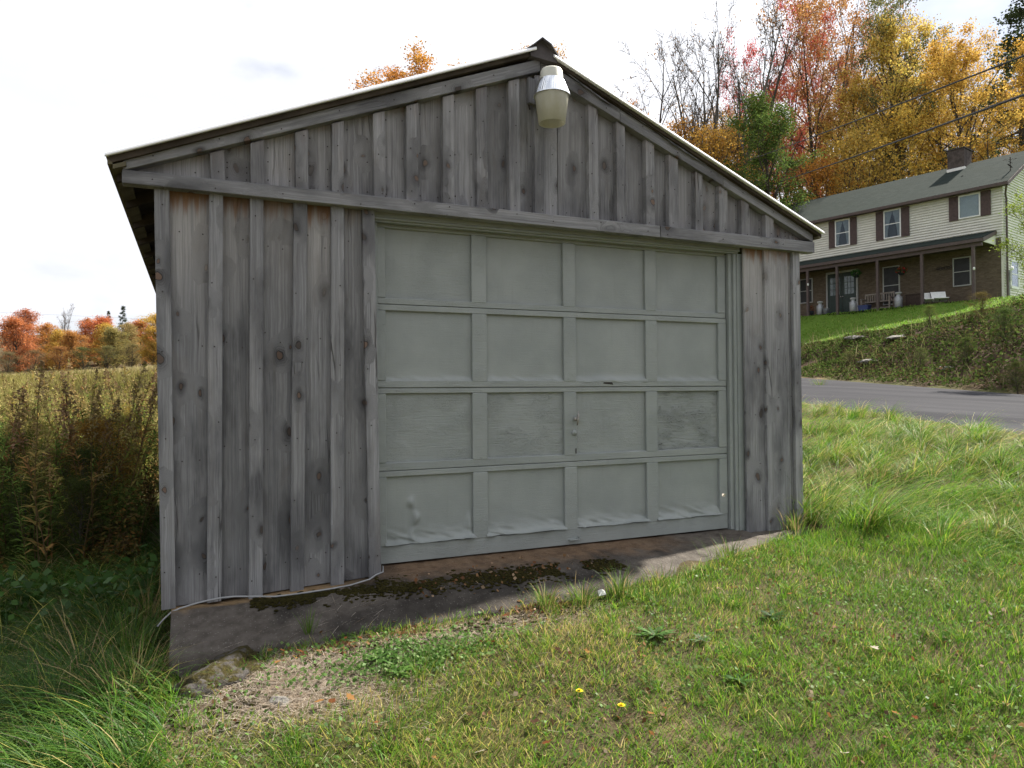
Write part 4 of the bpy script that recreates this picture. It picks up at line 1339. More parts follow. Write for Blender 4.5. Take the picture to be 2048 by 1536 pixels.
BLUE = plain('blue_plastic', (.03, .05, .15), .4, .4, var=.15)
MB().hexa([(-.22, -.15, 0), (.22, -.15, 0), (.22, .15, 0), (-.22, .15, 0), (-.27, -.19, .26), (.27, -.19, .26), (.27, .19, .26), (-.27, .19, .26)]).build('body', BLUE, tub, bevel=.01)
MB().box(-.29, .29, -.21, .21, .261, .30).build('rim', BLUE, tub, bevel=.01)
bk = porch_thing('bucket', 1652, 1.3, 'small grey bucket beside the tall milk can on the porch', 'bucket')
MB().lathe([(0, 0.001), (.12, 0), (.16, .30), (.165, .31), (.15, .30), (.11, .02), (0, .02)], n=18).build('body', plain('grey_plastic', (.22, .23, .25), .5, .3), bk, smooth=True)
MB().tube([(-.16, 0, .29), (-.1, .1, .33), (0, .14, .35), (.1, .1, .33), (.16, 0, .29)], .006, 5).build('handle', STEEL, bk)
crate = porch_thing('storage_box', 1832, .45, 'dark brown low storage box against the brick wall under the porch', 'box')
m_ = plain('dark_box', (.055, .038, .030), .7, .2)
MB().box(-.38, .38, -.25, .25, 0, .62).build('body', m_, crate, bevel=.01)
MB().box(-.40, .40, -.27, .27, .621, .68).build('lid', m_, crate, bevel=.01)


def lounge(px, v, label, rz):
    o = porch_thing('folding_chair', px, v, label, 'chair', 'white folding chairs below the porch', rz)
    WF = WHITE
    m_ = MB(); m_.hexa([(-.30, -.10, .12), (.30, -.10, .12), (.30, -.06, .12), (-.30, -.06, .12), (-.34, -.52, .62), (.30, -.52, .62), (.30, -.48, .62), (-.34, -.48, .62)])
    m_.build('backrest', WF, o)
    m_ = MB(); m_.hexa([(-.30, -.09, .13), (.30, -.09, .13), (.30, .42, .22), (-.30, .42, .22), (-.30, -.09, .16), (.30, -.09, .16), (.30, .42, .25), (-.30, .42, .25)])
    m_.build('seat', WF, o)
    for sx in (-.31, .31):
        MB().tube([(sx, -.56, .68), (sx, -.07, .10), (sx, .05, 0)], .018, 6).build('frame', IRON, o)
        MB().tube([(sx, .44, .24), (sx, .40, 0)], .018, 6).build('leg', IRON, o)
    return o


lounge(1862, 1.35, 'white folding lawn chair, the left one of two leaning near a porch post', .5)
lounge(1880, 1.35, 'white folding lawn chair, the right one of two leaning near a porch post', .6)

rs_np = np.random.RandomState(11)


def leaf_cloud(n, rx, ry, rz, size, cols, rs):
    """diamond leaves in an ellipsoid"""
    d = rs.normal(size=(n, 3)); d /= np.linalg.norm(d, axis=1)[:, None]
    p = d * (rs.uniform(.25, 1, n) ** .5)[:, None] * np.array([rx, ry, rz])
    return diamonds(p, size * rs.uniform(.6, 1.4, n), rs, cols)


def diamonds(p, size, rs, cols, up=.35, narrow=.55):
    """p (n,3) leaf bases -> verts, quads, colours"""
    n = len(p)
    a = rs.normal(size=(n, 3)); a[:, 2] = a[:, 2] * .6 - .2
    a /= np.linalg.norm(a, axis=1)[:, None]
    b = rs.normal(size=(n, 3)); b -= a * (a * b).sum(1)[:, None]; b /= np.linalg.norm(b, axis=1)[:, None]
    s = np.asarray(size)[:, None]
    v = np.stack([p - a * s * .5, p + b * s * narrow * .5 - a * s * .05, p + a * s * .5, p - b * s * narrow * .5 - a * s * .05], 1).reshape(-1, 3)
    f = np.arange(4 * n).reshape(n, 4)
    c = np.repeat(cols, 4, 0)
    return v, f, c


def pick(pal, n, rs, jit=.2):
    pal = np.array(pal, float)
    c = pal[rs.randint(len(pal), size=n)]
    return np.clip(c * rs.uniform(1 - jit, 1 + jit, (n, 1)), 0, 1)


def hanging(px, py, v, pal, label, extra=None):
    u_, w_ = hp(px, py, v)
    x, y, z = hworld(u_, v, w_)
    o = tag(empty('hanging_basket', (x, y, z)), label, 'hanging basket')
    MB().lathe([(0, -.16), (.10, -.15), (.17, -.02), (.16, .0)], n=14).build('pot', DARKI, o, smooth=True)
    vv, ff, cc_ = leaf_cloud(260, .30, .30, .20, .09, pick(pal, 260, rs_np), rs_np)
    vv[:, 2] += .06
    ob = link_mesh('foliage', np_mesh('foliage', vv, ff, LEAF, cc_), o)
    for k in range(3):
        t = k * 2.094
        MB().tube([(.16 * math.cos(t), .16 * math.sin(t), 0), (0, 0, H0[2] + 2.60 - z)], .004, 4).build('chain', IRON, o)
    return o


hanging(1803, 544, 1.35, [(.22, .02, .02), (.05, .08, .03), (.05, .10, .03)], 'hanging basket of red flowers in front of the porch window')
hanging(1712, 549, 1.35, [(.03, .08, .02), (.05, .11, .03)], 'green leafy hanging basket at the right of the porch door')
u_, w_ = hp(1892, 536, .07)
wx, wy, wz = hworld(u_, .075, w_)
wr = tag(empty('wall_ornament', (wx, wy, wz), math.atan2(EH[1], EH[0])), 'dark metal scroll ornament on the brick wall left of the window', 'ornament')
m_ = MB()
for k in range(7):
    cx_ = -.36 + k * .12
    m_.tube([(cx_ + .07 * math.cos(t), 0.02, .07 * math.sin(t) * (1.4 if k % 2 else .8)) for t in np.linspace(0, 5.4, 9)], .014, 5)
m_.tube([(-.42, .02, -.02), (0, .02, .03), (.42, .02, -.02)], .016, 5)
m_.build('scroll', IRON, wr)
pot = porch_thing('flower_pot', 1622, 1.35, 'dark pot of reddish flowers beside the leftmost visible porch post', 'flower pot')
MB().lathe([(0, 0), (.12, 0), (.16, .26), (.14, .26), (0, .24)], n=14).build('pot', DARKI, pot, smooth=True)
vv, ff, cc_ = leaf_cloud(160, .17, .17, .2, .07, pick([(.30, .07, .04), (.06, .07, .03), (.2, .1, .05)], 160, rs_np), rs_np)
vv[:, 2] += .4
link_mesh('foliage', np_mesh('foliage', vv, ff, LEAF, cc_), pot)

# ================================================================== POWER LINES
WIRE = plain('black_wire', (.02, .02, .022), .6, .3, var=.1)
for (p0, D0), (p1, D1), sag, r, lab in ((((1425, 341), 62), ((2110, 72), 13), .25, .020, 'upper black power line crossing in front of the autumn trees'), (((1500, 376), 62), ((2110, 145), 11), .3, .023, 'lower, thicker black power line crossing in front of the autumn trees')):
    a, b = at_d(*p0, D0), at_d(*p1, D1)
    b = b + (b - a) * .25; a = a - (b - a) * .2
    pts = [tuple(a + (b - a) * f - np.array([0, 0, sag * 4 * f * (1 - f)])) for f in np.linspace(0, 1, 30)]
    tag(MB().tube(pts, r, 6).build('power_line', WIRE), lab, 'power line')
a, b = at_d(-60, 622, 70), at_d(380, 642, 80)
tag(MB().tube([tuple(a + (b - a) * f) for f in np.linspace(-.3, 1.2, 12)], .007, 5).build('power_line', WIRE), 'thin distant wire above the treeline at left', 'power line')
# ================================================================== TREES
def np_tubes(paths, sides):
    """paths: list of (pts (k,3), rads (k,)) all the same k; returns V,F"""
    Pn = np.array([p for p, r in paths]); Rn = np.array([r for p, r in paths])
    n, k, _ = Pn.shape
    d = np.empty_like(Pn); d[:, 1:-1] = Pn[:, 2:] - Pn[:, :-2]; d[:, 0] = Pn[:, 1] - Pn[:, 0]; d[:, -1] = Pn[:, -1] - Pn[:, -2]
    d /= np.linalg.norm(d, axis=2)[..., None] + 1e-9
    ref = np.where(np.abs(d[..., 2:3]) < .9, np.array([0, 0, 1.0]), np.array([1.0, 0, 0]))
    a = np.cross(d, ref); a /= np.linalg.norm(a, axis=2)[..., None] + 1e-9
    c = np.cross(d, a)
    th = np.arange(sides) * 2 * np.pi / sides
    V = Pn[:, :, None, :] + (a[:, :, None, :] * np.cos(th)[None, None, :, None] + c[:, :, None, :] * np.sin(th)[None, None, :, None]) * Rn[:, :, None, None]
    idx = np.arange(n * k * sides).reshape(n, k, sides)
    nx_ = np.roll(idx, -1, axis=2)
    F = np.stack([idx[:, :-1], nx_[:, :-1], nx_[:, 1:], idx[:, 1:]], -1).reshape(-1, 4)
    return V.reshape(-1, 3), F


def grow(base, dirv, L, r0, k, rs, up=.25, wig=.12, taper=.25):
    pts = [np.array(base)]; d = np.array(dirv, float); st = L / (k - 1)
    for i in range(k - 1):
        d = d + rs.normal(size=3) * wig + np.array([0, 0, up / (k - 1)])
        d /= np.linalg.norm(d)
        pts.append(pts[-1] + d * st)
    return np.array(pts), np.linspace(r0, r0 * taper, k)


def gen_tree(seed, H, cb, spread, nprim, nsec, ntw, nleaf, leaf, pal, stems=1, shape='round', r0=None, clump=.32, droop=0.0, jit=.25, elev=(25, 60), bark=None, twig=.008):
    rs = np.random.RandomState(seed)
    r0 = r0 or H * .016
    T, Pm, Sc, Tw = [], [], [], []
    for sidx in range(stems):
        b0 = np.array([rs.uniform(-.3, .3) * (stems > 1), rs.uniform(-.3, .3) * (stems > 1), -.5])
        lean = rs.normal(size=3) * (.03 if stems == 1 else .13); lean[2] = 1
        Hs = H * (1 if sidx == 0 else rs.uniform(.8, 1))
        tp, tr_ = grow(b0, lean / np.linalg.norm(lean), Hs + .5, r0 * (1 if stems == 1 else .75), 12, rs, .15, .035 if stems == 1 else .05, .12)
        T.append((tp, tr_))
        np_ = nprim // stems
        for i in range(np_):
            f = cb + (1 - cb) * ((i + rs.uniform(0, 1)) / np_) * .97
            j = f * 11; j0 = int(min(j, 10)); base = tp[j0] + (tp[j0 + 1] - tp[j0]) * (j - j0)
            rr = np.interp(j, np.arange(12), tr_)
            g = (f - cb) / (1 - cb)
            prof_ = {'round': math.sin(math.pi * (.16 + .80 * g)) ** .75, 'cone': 1.02 - g, 'vase': .55 + .5 * math.sin(math.pi * min(1, g * .8 + .2)), 'tall': .55 + .5 * math.sin(math.pi * (.1 + .85 * g))}[shape]
            L = max(.6, spread * prof_ * rs.uniform(.75, 1.2))
            az = i * 2.4 + rs.uniform(-.5, .5) + sidx
            el = R2D(rs.uniform(*elev)) + g * .35 - droop
            dv = np.array([math.cos(az) * math.cos(el), math.sin(az) * math.cos(el), math.sin(el)])
            p, r_ = grow(base, dv, L, max(.02, rr * .55), 6, rs, .25 - droop, .12, .2)
            Pm.append((p, r_))
            for q in range(nsec):
                fj = rs.uniform(.25, .98) * 5; j1 = int(min(fj, 4)); b2 = p[j1] + (p[j1 + 1] - p[j1]) * (fj - j1)
                dd = p[j1 + 1] - p[j1]; dd /= np.linalg.norm(dd)
                d2 = dd + rs.normal(size=3) * .65; d2[2] += .1 - droop * .4; d2 /= np.linalg.norm(d2)
                L2 = L * rs.uniform(.25, .5) * (1.1 - fj / 8)
                p2, r2 = grow(b2, d2, L2, max(twig * 1.3, r_[j1] * .5), 4, rs, .2 - droop, .14, .3)
                Sc.append((p2, r2))
                for w in range(ntw):
                    fk = rs.uniform(.3, 1) * 3; k1 = int(min(fk, 2)); b3 = p2[k1] + (p2[k1 + 1] - p2[k1]) * (fk - k1)
                    d3 = (p2[k1 + 1] - p2[k1]); d3 = d3 / np.linalg.norm(d3) + rs.normal(size=3) * .7; d3 /= np.linalg.norm(d3)
                    p3, r3 = grow(b3, d3, L2 * rs.uniform(.35, .7), max(twig, r2[k1] * .5), 3, rs, .15, .12, .5)
                    Tw.append((p3, r3))
    parts = [np_tubes(T, 7), np_tubes(Pm, 5), np_tubes(Sc, 3)] + ([np_tubes(Tw, 3)] if Tw else [])
    o = 0; V, F = [], []
    for v, f in parts:
        V.append(v); F.append(f + o); o += len(v)
    trunk = np_mesh('trunk', np.concatenate(V), np.concatenate(F), bark or BARK, None, True)
    crown = None
    if nleaf:
        tips = np.concatenate([p[1:] for p, r in (Tw or Sc)] + [p[2:] for p, r in Sc])
        cw = rs.gamma(.55, 1, size=len(tips)) + .03        # clumpy: some twigs carry many leaves, some few
        sel = rs.choice(len(tips), nleaf, p=cw / cw.sum())
        p = tips[sel] + rs.normal(size=(nleaf, 3)) * clump * np.array([1, 1, .75])
        cols = pick(pal, nleaf, rs, jit)
        v, f, c = diamonds(p, leaf * rs.uniform(.55, 1.4, nleaf), rs, cols, narrow=.7)
        crown = np_mesh('crown', v, f, LEAF, c)
    return trunk, crown


def proto_tree(*a, **k):
    return gen_tree(*a, **k)


# leaf palettes are multiplied by each tree's own object colour
PAL = [(1.0, 1.0, 1.0), (.8, .78, .7), (1.15, .95, .7), (.65, .7, .8)]
PALM = [(1.0, 1.0, 1.0), (.75, .7, .7), (1.1, 1.25, 1.0), (1.2, 1.6, 1.0), (.6, .5, .5)]
PR = {}
PR['a'] = proto_tree(1, 20, .30, 6.0, 30, 6, 3, 22000, .145, PALM, shape='round', clump=.27)
PR['b'] = proto_tree(2, 20, .25, 5.2, 32, 6, 3, 18000, .145, PAL, shape='tall', clump=.27)
PR['c'] = proto_tree(3, 20, .35, 6.5, 26, 6, 3, 17000, .135, PALM, shape='vase', stems=2, clump=.26)
PR['d'] = proto_tree(4, 20, .10, 5.6, 40, 6, 3, 30000, .15, PAL, shape='round', clump=.30)
PR['bare'] = proto_tree(5, 20, .20, 6.0, 54, 9, 5, 900, .15, PAL, shape='vase', stems=4, clump=.2, bark=BARK_GREY, elev=(48, 74), twig=.015, r0=.42)
PR['bare2'] = proto_tree(6, 20, .30, 4.6, 40, 8, 5, 1000, .15, PAL, shape='tall', stems=3, clump=.25, elev=(40, 70), twig=.015, r0=.36)
PR['dark'] = proto_tree(7, 20, .40, 4.2, 24, 5, 3, 7000, .14, PAL, shape='tall', clump=.26, bark=BARK)
PR['pine'] = proto_tree(8, 20, .25, 4.6, 46, 7, 2, 13000, .17, [(1, 1, 1), (.7, .75, .7)], shape='cone', droop=.35, elev=(0, 18), clump=.26)
PR['low'] = proto_tree(9, 10, .06, 4.2, 34, 6, 3, 11000, .12, PAL, shape='round', clump=.40)
PR['near'] = proto_tree(14, 7, .15, 2.3, 40, 7, 3, 12000, .085, [(1, 1, 1), (1.3, 1.15, .9), (.7, .8, .7), (1.5, 1.2, .8)], shape='round', clump=.16)
PR['far'] = proto_tree(10, 10, .03, 3.9, 50, 6, 2, 15000, .20, PAL, shape='round', clump=.38)
PR['far2'] = proto_tree(12, 10, .02, 3.4, 50, 6, 2, 14000, .19, PALM, shape='tall', clump=.36)
PH = {}
for _k, (_t, _c) in PR.items():
    PH[_k] = max(float(np.percentile([v.co.z for v in m_.vertices], 99.8)) for m_ in (_t, _c) if m_)

RED, ORG, YEL, GOLD, OLV, GRN, BRN, DGR = (.46, .060, .045, 1), (.42, .150, .028, 1), (.46, .300, .040, 1), (.44, .225, .025, 1), (.20, .18, .05, 1), (.085, .155, .028, 1), (.26, .15, .07, 1), (.035, .055, .022, 1)
trs = np.random.RandomState(77)


def tree(kind, px, D, top, color, label, group=None, name='tree', cat='tree', sx=1.0, base_z=None):
    """px column of the trunk, depth, photo row of the top"""
    p = at_d(px, 700, D)
    x, y = float(p[0]), float(p[1])
    z = zt1(x, y) if base_z is None else base_z
    ztop = at_d(px, top, D)[2]
    h = max(3.0, ztop - z)
    s = h / PH[kind]
    o = empty(name, (x, y, z), trs.uniform(0, 6.28))
    tag(o, label, cat, group)
    tr_, cr = PR[kind]
    a = link_mesh('trunk', tr_, o)
    a.scale = (s * sx, s * sx, s)
    if cr:
        b = link_mesh('crown', cr, o)
        b.scale = (s * sx, s * sx, s)
        lum = .3 * color[0] + .6 * color[1] + .1 * color[2]
        b.color = tuple(min(1, (q * .92 + lum * .08) * 1.1) for q in color[:3]) + (1,)
    return o


# hillside wood, from left to right in the photograph
tree('bare', 1385, 52, -30, BRN, 'tall bare many stemmed tree, leftmost of the wood above the right roof slope', cat='tree', name='bare_tree', sx=.82)
tree('bare2', 1330, 58, 120, BRN, 'thin bare tree with fine twigs behind the tall bare tree', name='bare_tree', sx=.9)
tree('bare2', 1497, 56, 60, BRN, 'dark bare tree between the tall bare tree and the red maple', name='bare_tree', sx=.9)
tree('c', 1540, 60, -50, (.62, .13, .12, 1), 'tall maple with thin crimson leaves above the green tree', name='maple_tree', sx=.48)
tree('c', 1590, 57, 30, (.62, .15, .08, 1), 'slender maple with scarlet leaves just right of the crimson one', name='maple_tree', sx=.5)
tree('d', 1565, 45, 180, (.105, .165, .035, 1), 'dense green leafed tree rising behind the garage roof', name='green_tree', sx=1.2)
tree('c', 1655, 58, -140, (.48, .25, .085, 1), 'big maple with rust orange leaves and spreading dark limbs', name='maple_tree', sx=.78)
tree('c', 1705, 63, -90, (.42, .22, .10, 1), 'reddish brown maple standing behind the rust orange one', name='maple_tree', sx=.66)
tree('a', 1752, 56, 40, (.68, .52, .10, 1), 'broad yellow tree in the middle of the hillside wood', name='yellow_tree', sx=.85)
tree('a', 1690, 54, 130, (.66, .46, .09, 1), 'yellow gold tree between the green tree and the broad yellow tree', name='yellow_tree', sx=.85)
tree('dark', 1838, 52, -90, (.16, .18, .08, 1), 'tall dark trunked tree with sparse grey green leaves', name='dark_tree', sx=.9)
tree('b', 1905, 54, 95, (.66, .44, .07, 1), 'golden orange tree directly left of the chimney', name='golden_tree', sx=1.15)
tree('a', 1985, 50, 40, (.66, .42, .07, 1), 'large golden orange tree above the chimney at right', name='golden_tree', sx=.95)
tree('b', 2075, 52, 70, (.64, .40, .06, 1), 'golden tree cut off by the right edge of the photo', name='golden_tree', sx=.85)
tree('pine', 2050, 58, -70, (.06, .08, .035, 1), 'dark evergreen reaching into the top right corner', name='pine_tree', sx=1.0)
tree('low', 1645, 50, 300, (.64, .30, .05, 1), 'low orange tree just above the house roof, left part', name='low_tree', sx=.85)
tree('low', 1725, 50, 245, (.62, .42, .08, 1), 'low golden tree above the middle of the house roof', name='low_tree', sx=.95)
tree('low', 1805, 51, 200, (.62, .42, .07, 1), 'low yellow tree above the house roof, left of the chimney', name='low_tree', sx=.9)
tree('low', 1420, 50, 240, (.58, .34, .06, 1), 'low golden tree at the foot of the tall bare tree', name='low_tree', sx=.9)
tree('low', 1365, 53, 225, (.58, .30, .06, 1), 'low orange tree at the left foot of the tall bare tree', name='low_tree', sx=.85)
tree('low', 1480, 54, 225, (.55, .32, .06, 1), 'low amber tree between the bare trees and the green tree', name='low_tree', sx=.8)
G_B = 'mixed autumn trees at the back of the hillside wood'
BT = [(1600, 75, 60, (.42, .24, .08, 1), 'c', 'tan treetop far back, behind the green tree'), (1690, 80, 120, (.52, .32, .05, 1), 'c', 'pale gold treetop far back, between the two rust maples'), (1780, 78, 150, (.36, .30, .08, 1), 'b', 'olive yellow tree far back, right of the broad yellow tree'), (1860, 74, 90, (.64, .40, .06, 1), 'c', 'gold tree far back, just right of the dark trunked tree'), (1930, 76, 60, (.40, .30, .08, 1), 'c', 'dull yellow tree far back, above the chimney'), (2000, 72, 100, (.46, .27, .06, 1), 'c', 'amber tree far back, at the right edge of the wood'), (1540, 82, 200, (.42, .22, .07, 1), 'c', 'brownish tree far back, left of the green tree'), (1460, 80, 215, (.50, .30, .05, 1), 'c', 'thin gold tree far back, behind the dark bare tree'), (1650, 84, 150, (.50, .34, .08, 1), 'c', 'thin yellow tree far back, between the green tree and the gold tree'), (1820, 82, 120, (.56, .36, .06, 1), 'b', 'gold tree far back, left of the dark trunked tree'), (2040, 84, 80, (.54, .34, .06, 1), 'b', 'gold tree far back in the right corner of the wood'), (1400, 84, 230, (.42, .25, .08, 1), 'c', 'thin tan tree far back, behind the tall bare tree')]
for px, D, top, c, k, lb in BT:
    tree(k, px, D, top, c, lb, G_B, name='back_tree', sx=.8)
# treetops over the left roof slope
tree('b', 868, 44, 98, (.55, .28, .04, 1), 'orange treetop showing over the left roof slope', name='maple_tree', sx=1.2)
tree('b', 770, 46, 142, (.55, .25, .05, 1), 'small faint orange treetop, leftmost above the roof', name='maple_tree', sx=1.1)
tree('c', 1015, 48, 94, (.52, .30, .05, 1), 'sparse treetop just left of the roof peak', name='maple_tree', sx=.7)
tree('c', 1172, 46, 128, (.50, .22, .05, 1), 'sparse orange treetop just right of the roof peak', name='maple_tree', sx=.75)
# small tree at the right edge in front of the house
tree('near', 2100, 20, 350, (.24, .31, .05, 1), 'yellow green leafy tree at the right edge in front of the house', name='small_tree', sx=.95)

# far treeline beyond the hay field
FT = [(-60, 88, 640, (.42, .15, .06), 'far'), (38, 86, 628, (.56, .165, .075), 'far'), (92, 96, 640, (.56, .22, .045), 'far2'), (55, 102, 612, (.50, .13, .065), 'far2'), (118, 92, 652, (.55, .33, .05), 'far2'), (150, 90, 655, (.50, .21, .06), 'far'), (178, 104, 630, (.52, .15, .05), 'far2'),
      (196, 100, 626, (.58, .13, .06), 'far'), (212, 97, 640, (.58, .35, .05), 'far2'), (232, 88, 648, (.30, .24, .09), 'far'), (258, 92, 640, (.34, .24, .10), 'far2'), (286, 98, 634, (.55, .17, .06), 'far'), (312, 84, 618, (.56, .33, .05), 'far'), (352, 90, 612, (.52, .36, .05), 'far2'), (400, 94, 620, (.5, .2, .05), 'far'), (450, 92, 620, (.5, .3, .05), 'far2')]
FN = ['dull red tree beyond the left edge of the far treeline', 'round red maple, nearest tree at the left end of the far treeline', 'orange tree right of the round red maple in the far treeline', 'dark red treetop behind the round red maple', 'bright yellow tree in the far treeline', 'rust orange tree in front of the yellow one in the far treeline', 'orange red treetop at the back of the far treeline', 'vivid red maple in the middle of the far treeline', 'small yellow tree right of the vivid red maple', 'grey olive tree in the far treeline', 'pale brown thin tree in the far treeline', 'red treetop near the garage corner in the far treeline', 'golden tree of the far treeline touching the garage wall', 'golden tree of the far treeline hidden behind the garage corner', 'orange tree of the far treeline behind the garage', 'yellow tree of the far treeline behind the garage']
for (px, D, top, c, k), lb in zip(FT, FN):
    tree(k, px, D, top + 6, tuple(min(1, q * .88 + o_) for q, o_ in zip(c, (.05, .06, .015))) + (1,), lb, 'far treeline beyond the field', name='far_tree', sx=1.3)  # leaf colours lifted and greyed, painting distance haze into the crowns
tree('bare2', 128, 100, 606, BRN, 'bare dark tree standing above the far treeline', name='bare_tree', sx=.7)
tree('pine', 245, 110, 612, (.05, .07, .04, 1), 'dark pine top above the far treeline', name='pine_tree', sx=.9)
tree('pine', 218, 112, 622, (.06, .07, .04, 1), 'smaller dark pine top left of the other pine', name='pine_tree', sx=.8)
for px, D, top, c, lb in ((70, 84, 706, (.24, .15, .07, 1), 'brown bush at the foot of the round red maple'), (118, 86, 690, (.32, .15, .05, 1), 'rusty bush under the far treeline'), (165, 85, 692, (.13, .15, .05, 1), 'dark green bush under the far treeline'), (215, 84, 690, (.17, .16, .06, 1), 'olive bush under the vivid red maple'), (262, 85, 685, (.24, .20, .08, 1), 'tan bush near the garage corner under the far treeline'), (15, 83, 715, (.2, .16, .08, 1), 'greyish bush at the left edge under the far treeline'), (305, 83, 690, (.36, .24, .05, 1), 'yellowish bush beside the garage corner under the far treeline')):
    tree('low', px, D, top, c, lb, 'bushes under the far treeline', name='bush', cat='bush', sx=2.0)
# ================================================================== GRASS AND PLANTS
grs = np.random.RandomState(5)


def blades(P, h, w, az, a0, a1, col, segs=3, tipcol=None, face=None, power=1.0):
    """curved tapering blades; a0/a1 lean from vertical at root/tip (rad); returns V,F,C"""
    n = len(P)
    dirh = np.c_[np.cos(az), np.sin(az), np.zeros(n)]
    fz = az + np.pi / 2 + (grs.uniform(-.9, .9, n) if face is None else face)
    side = np.c_[np.cos(fz), np.sin(fz), np.zeros(n)]
    pos = P.copy(); rows = []; cols = []
    for k in range(segs + 1):
        t = k / segs
        ww = w * (1 - t ** 1.6 * .92) * (.75 if k == 0 else 1)
        rows.append(pos - side * ww[:, None] / 2); rows.append(pos + side * ww[:, None] / 2)
        c = col if tipcol is None else col * (1 - t) + tipcol * t
        cols += [c, c]
        ang = a0 + (a1 - a0) * ((k + .5) / segs) ** power
        pos = pos + (dirh * np.sin(ang)[:, None] + np.array([0, 0, 1.0]) * np.cos(ang)[:, None]) * (h / segs)[:, None]
    V = np.stack(rows, 1).reshape(-1, 3); C = np.stack(cols, 1).reshape(-1, 3)
    m = 2 * (segs + 1)
    b = (np.arange(n) * m)[:, None]
    F = np.concatenate([np.stack([b[:, 0] + 2 * k, b[:, 0] + 2 * k + 1, b[:, 0] + 2 * k + 3, b[:, 0] + 2 * k + 2], 1) for k in range(segs)])
    return V, F, C


def merge(parts):
    o = 0; V, F, C = [], [], []
    for v, f, c in parts:
        V.append(v); F.append(f + o); C.append(c); o += len(v)
    return np.concatenate(V), np.concatenate(F), np.concatenate(C)


def inview(x, y, z, m=60):
    w = np.c_[x, y, z] - CAM
    d = w @ CF
    px = 1024 + F_PX * (w @ CR) / np.maximum(d, .01); py = 768 - F_PX * (w @ CU) / np.maximum(d, .01)
    return (d > .3) & (px > -260 - m) & (px < 2308 + m) & (py > -100) & (py < 1536 + 220)


def apron_front(x):
    return np.interp(x, AP_X, AP_YF)


def free(x, y):
    """not on the apron or in the garage"""
    f = apron_front(x)
    return ~((x > -.13) & (x < 4.62) & (y > f + .0) & (y < 6.6))


def scatter(n, x0, x1, y0, y1):
    return grs.uniform(x0, x1, n), grs.uniform(y0, y1, n)


LUSH = np.array([(.060, .160, .012), (.088, .205, .014), (.130, .262, .018), (.195, .300, .025)])
DRY = np.array([(.33, .33, .055), (.42, .37, .09), (.48, .39, .17), (.26, .19, .09)])


def grass_cols(x, y, dryness, jit=.25):
    n = len(x)
    patch = fbm(x * 1.1, y * 1.1, 71) * .6 + fbm(x * 4, y * 4, 73) * .4
    pd = np.clip(dryness + (patch - .5) * 1.5, .03, .97)
    isd = grs.uniform(0, 1, n) < pd
    c = np.where(isd[:, None], DRY[grs.randint(4, size=n)], LUSH[grs.randint(4, size=n)])
    bright = .78 + .5 * fbm(x * 3.1 + 7, y * 3.1, 75)[:, None]
    return c * grs.uniform(1 - jit, 1 + jit, (n, 1)) * bright


def tussocks(cx, cy, nb, hlo, hhi, spread, wind, windk, dry, wlo=.003, whi=.006, segs=4, cmul=(1, 1, 1), a1=(1.2, 2.4)):
    """clumps of arching blades"""
    k = len(cx)
    cid = np.repeat(np.arange(k), nb); n = len(cid)
    th = grs.uniform(0, 6.28, n); r = np.abs(grs.normal(0, spread, n))
    sz = grs.uniform(.6, 1.25, k)[cid]
    x = cx[cid] + r * np.cos(th); y = cy[cid] + r * np.sin(th)
    vx = np.cos(th) + windk * np.cos(wind[cid]); vy = np.sin(th) + windk * np.sin(wind[cid])
    az = np.arctan2(vy, vx)
    z = zt(x, y) - .01
    isd = grs.uniform(0, 1, n) < np.clip(dry + grs.normal(0, .15, k), .02, .9)[cid]
    c = np.where(isd[:, None], DRY[grs.randint(4, size=n)], (LUSH * np.array(cmul))[grs.randint(4, size=n)])
    c = c * grs.uniform(.75, 1.25, (n, 1)) * grs.uniform(.55, 1.25, (k, 1))[cid]
    return blades(np.c_[x, y, z], grs.uniform(hlo, hhi, n) * sz, grs.uniform(wlo, whi, n), az, grs.uniform(.05, .55, n), grs.uniform(a1[0], a1[1], n), c, segs, np.clip(c * 1.12 + .01, 0, 1))


# ---- mown lawn in front
x, y = scatter(210000, -1.2, 7.5, -3.7, .1)
dcam = np.hypot(x, y + 4.5)
keep = free(x, y) & (grs.uniform(0, 1, len(x)) < np.clip(1.15 - (dcam - 2.5) * .14, .3, 1))
keep &= y < np.interp(x, [-1.2, -.1, .6, 3.4, 4.6, 6, 7.5], [-.55, -.6, -.5, -.3, .2, .1, .0])
# the bare straw patch by the mossy stone
straw_m = np.exp(-(((x - .45) / .46) ** 2 + ((y + 1.0) / .34) ** 2)) + .8 * np.exp(-(((x - 1.35) / .6) ** 2 + ((y + .86) / .12) ** 2))
keep &= grs.uniform(0, 1, len(x)) > np.clip(straw_m * 1.6, 0, .985)
keep &= (x > -.25) | (y < -1.9)
x, y = x[keep], y[keep]
z = zt(x, y)
k2 = inview(x, y, z); x, y, z = x[k2], y[k2], z[k2]
n = len(x)
dens = fbm(x * 2.2, y * 2.2, 81)
tall = sstep(3.2, 5.5, x) * .5 + sstep(-1.2, -.5, y) * .25
dryn = .22 - .13 * sstep(2, 4.2, x) + .30 * np.exp(-(((x - 1.1) / .9) ** 2 + ((y + 1.35) / .5) ** 2)) - .12 * np.exp(-(((x - 1.6) / .35) ** 2 + ((y + 1.0) / .2) ** 2))
h = grs.uniform(.025, .070, n) * (.6 + 1.1 * dens) * (1 + 1.3 * tall)
az = grs.uniform(0, 6.28, n) * .75 + fbm(x * 1.5, y * 1.5, 83) * 6
col = grass_cols(x, y, dryn)
lawn = blades(np.c_[x, y, z - .006], h, grs.uniform(.0028, .0050, n), az, grs.uniform(.05, .7, n), grs.uniform(.5, 1.7, n), col, 3, np.clip(col * 1.1 + .01, 0, 1))
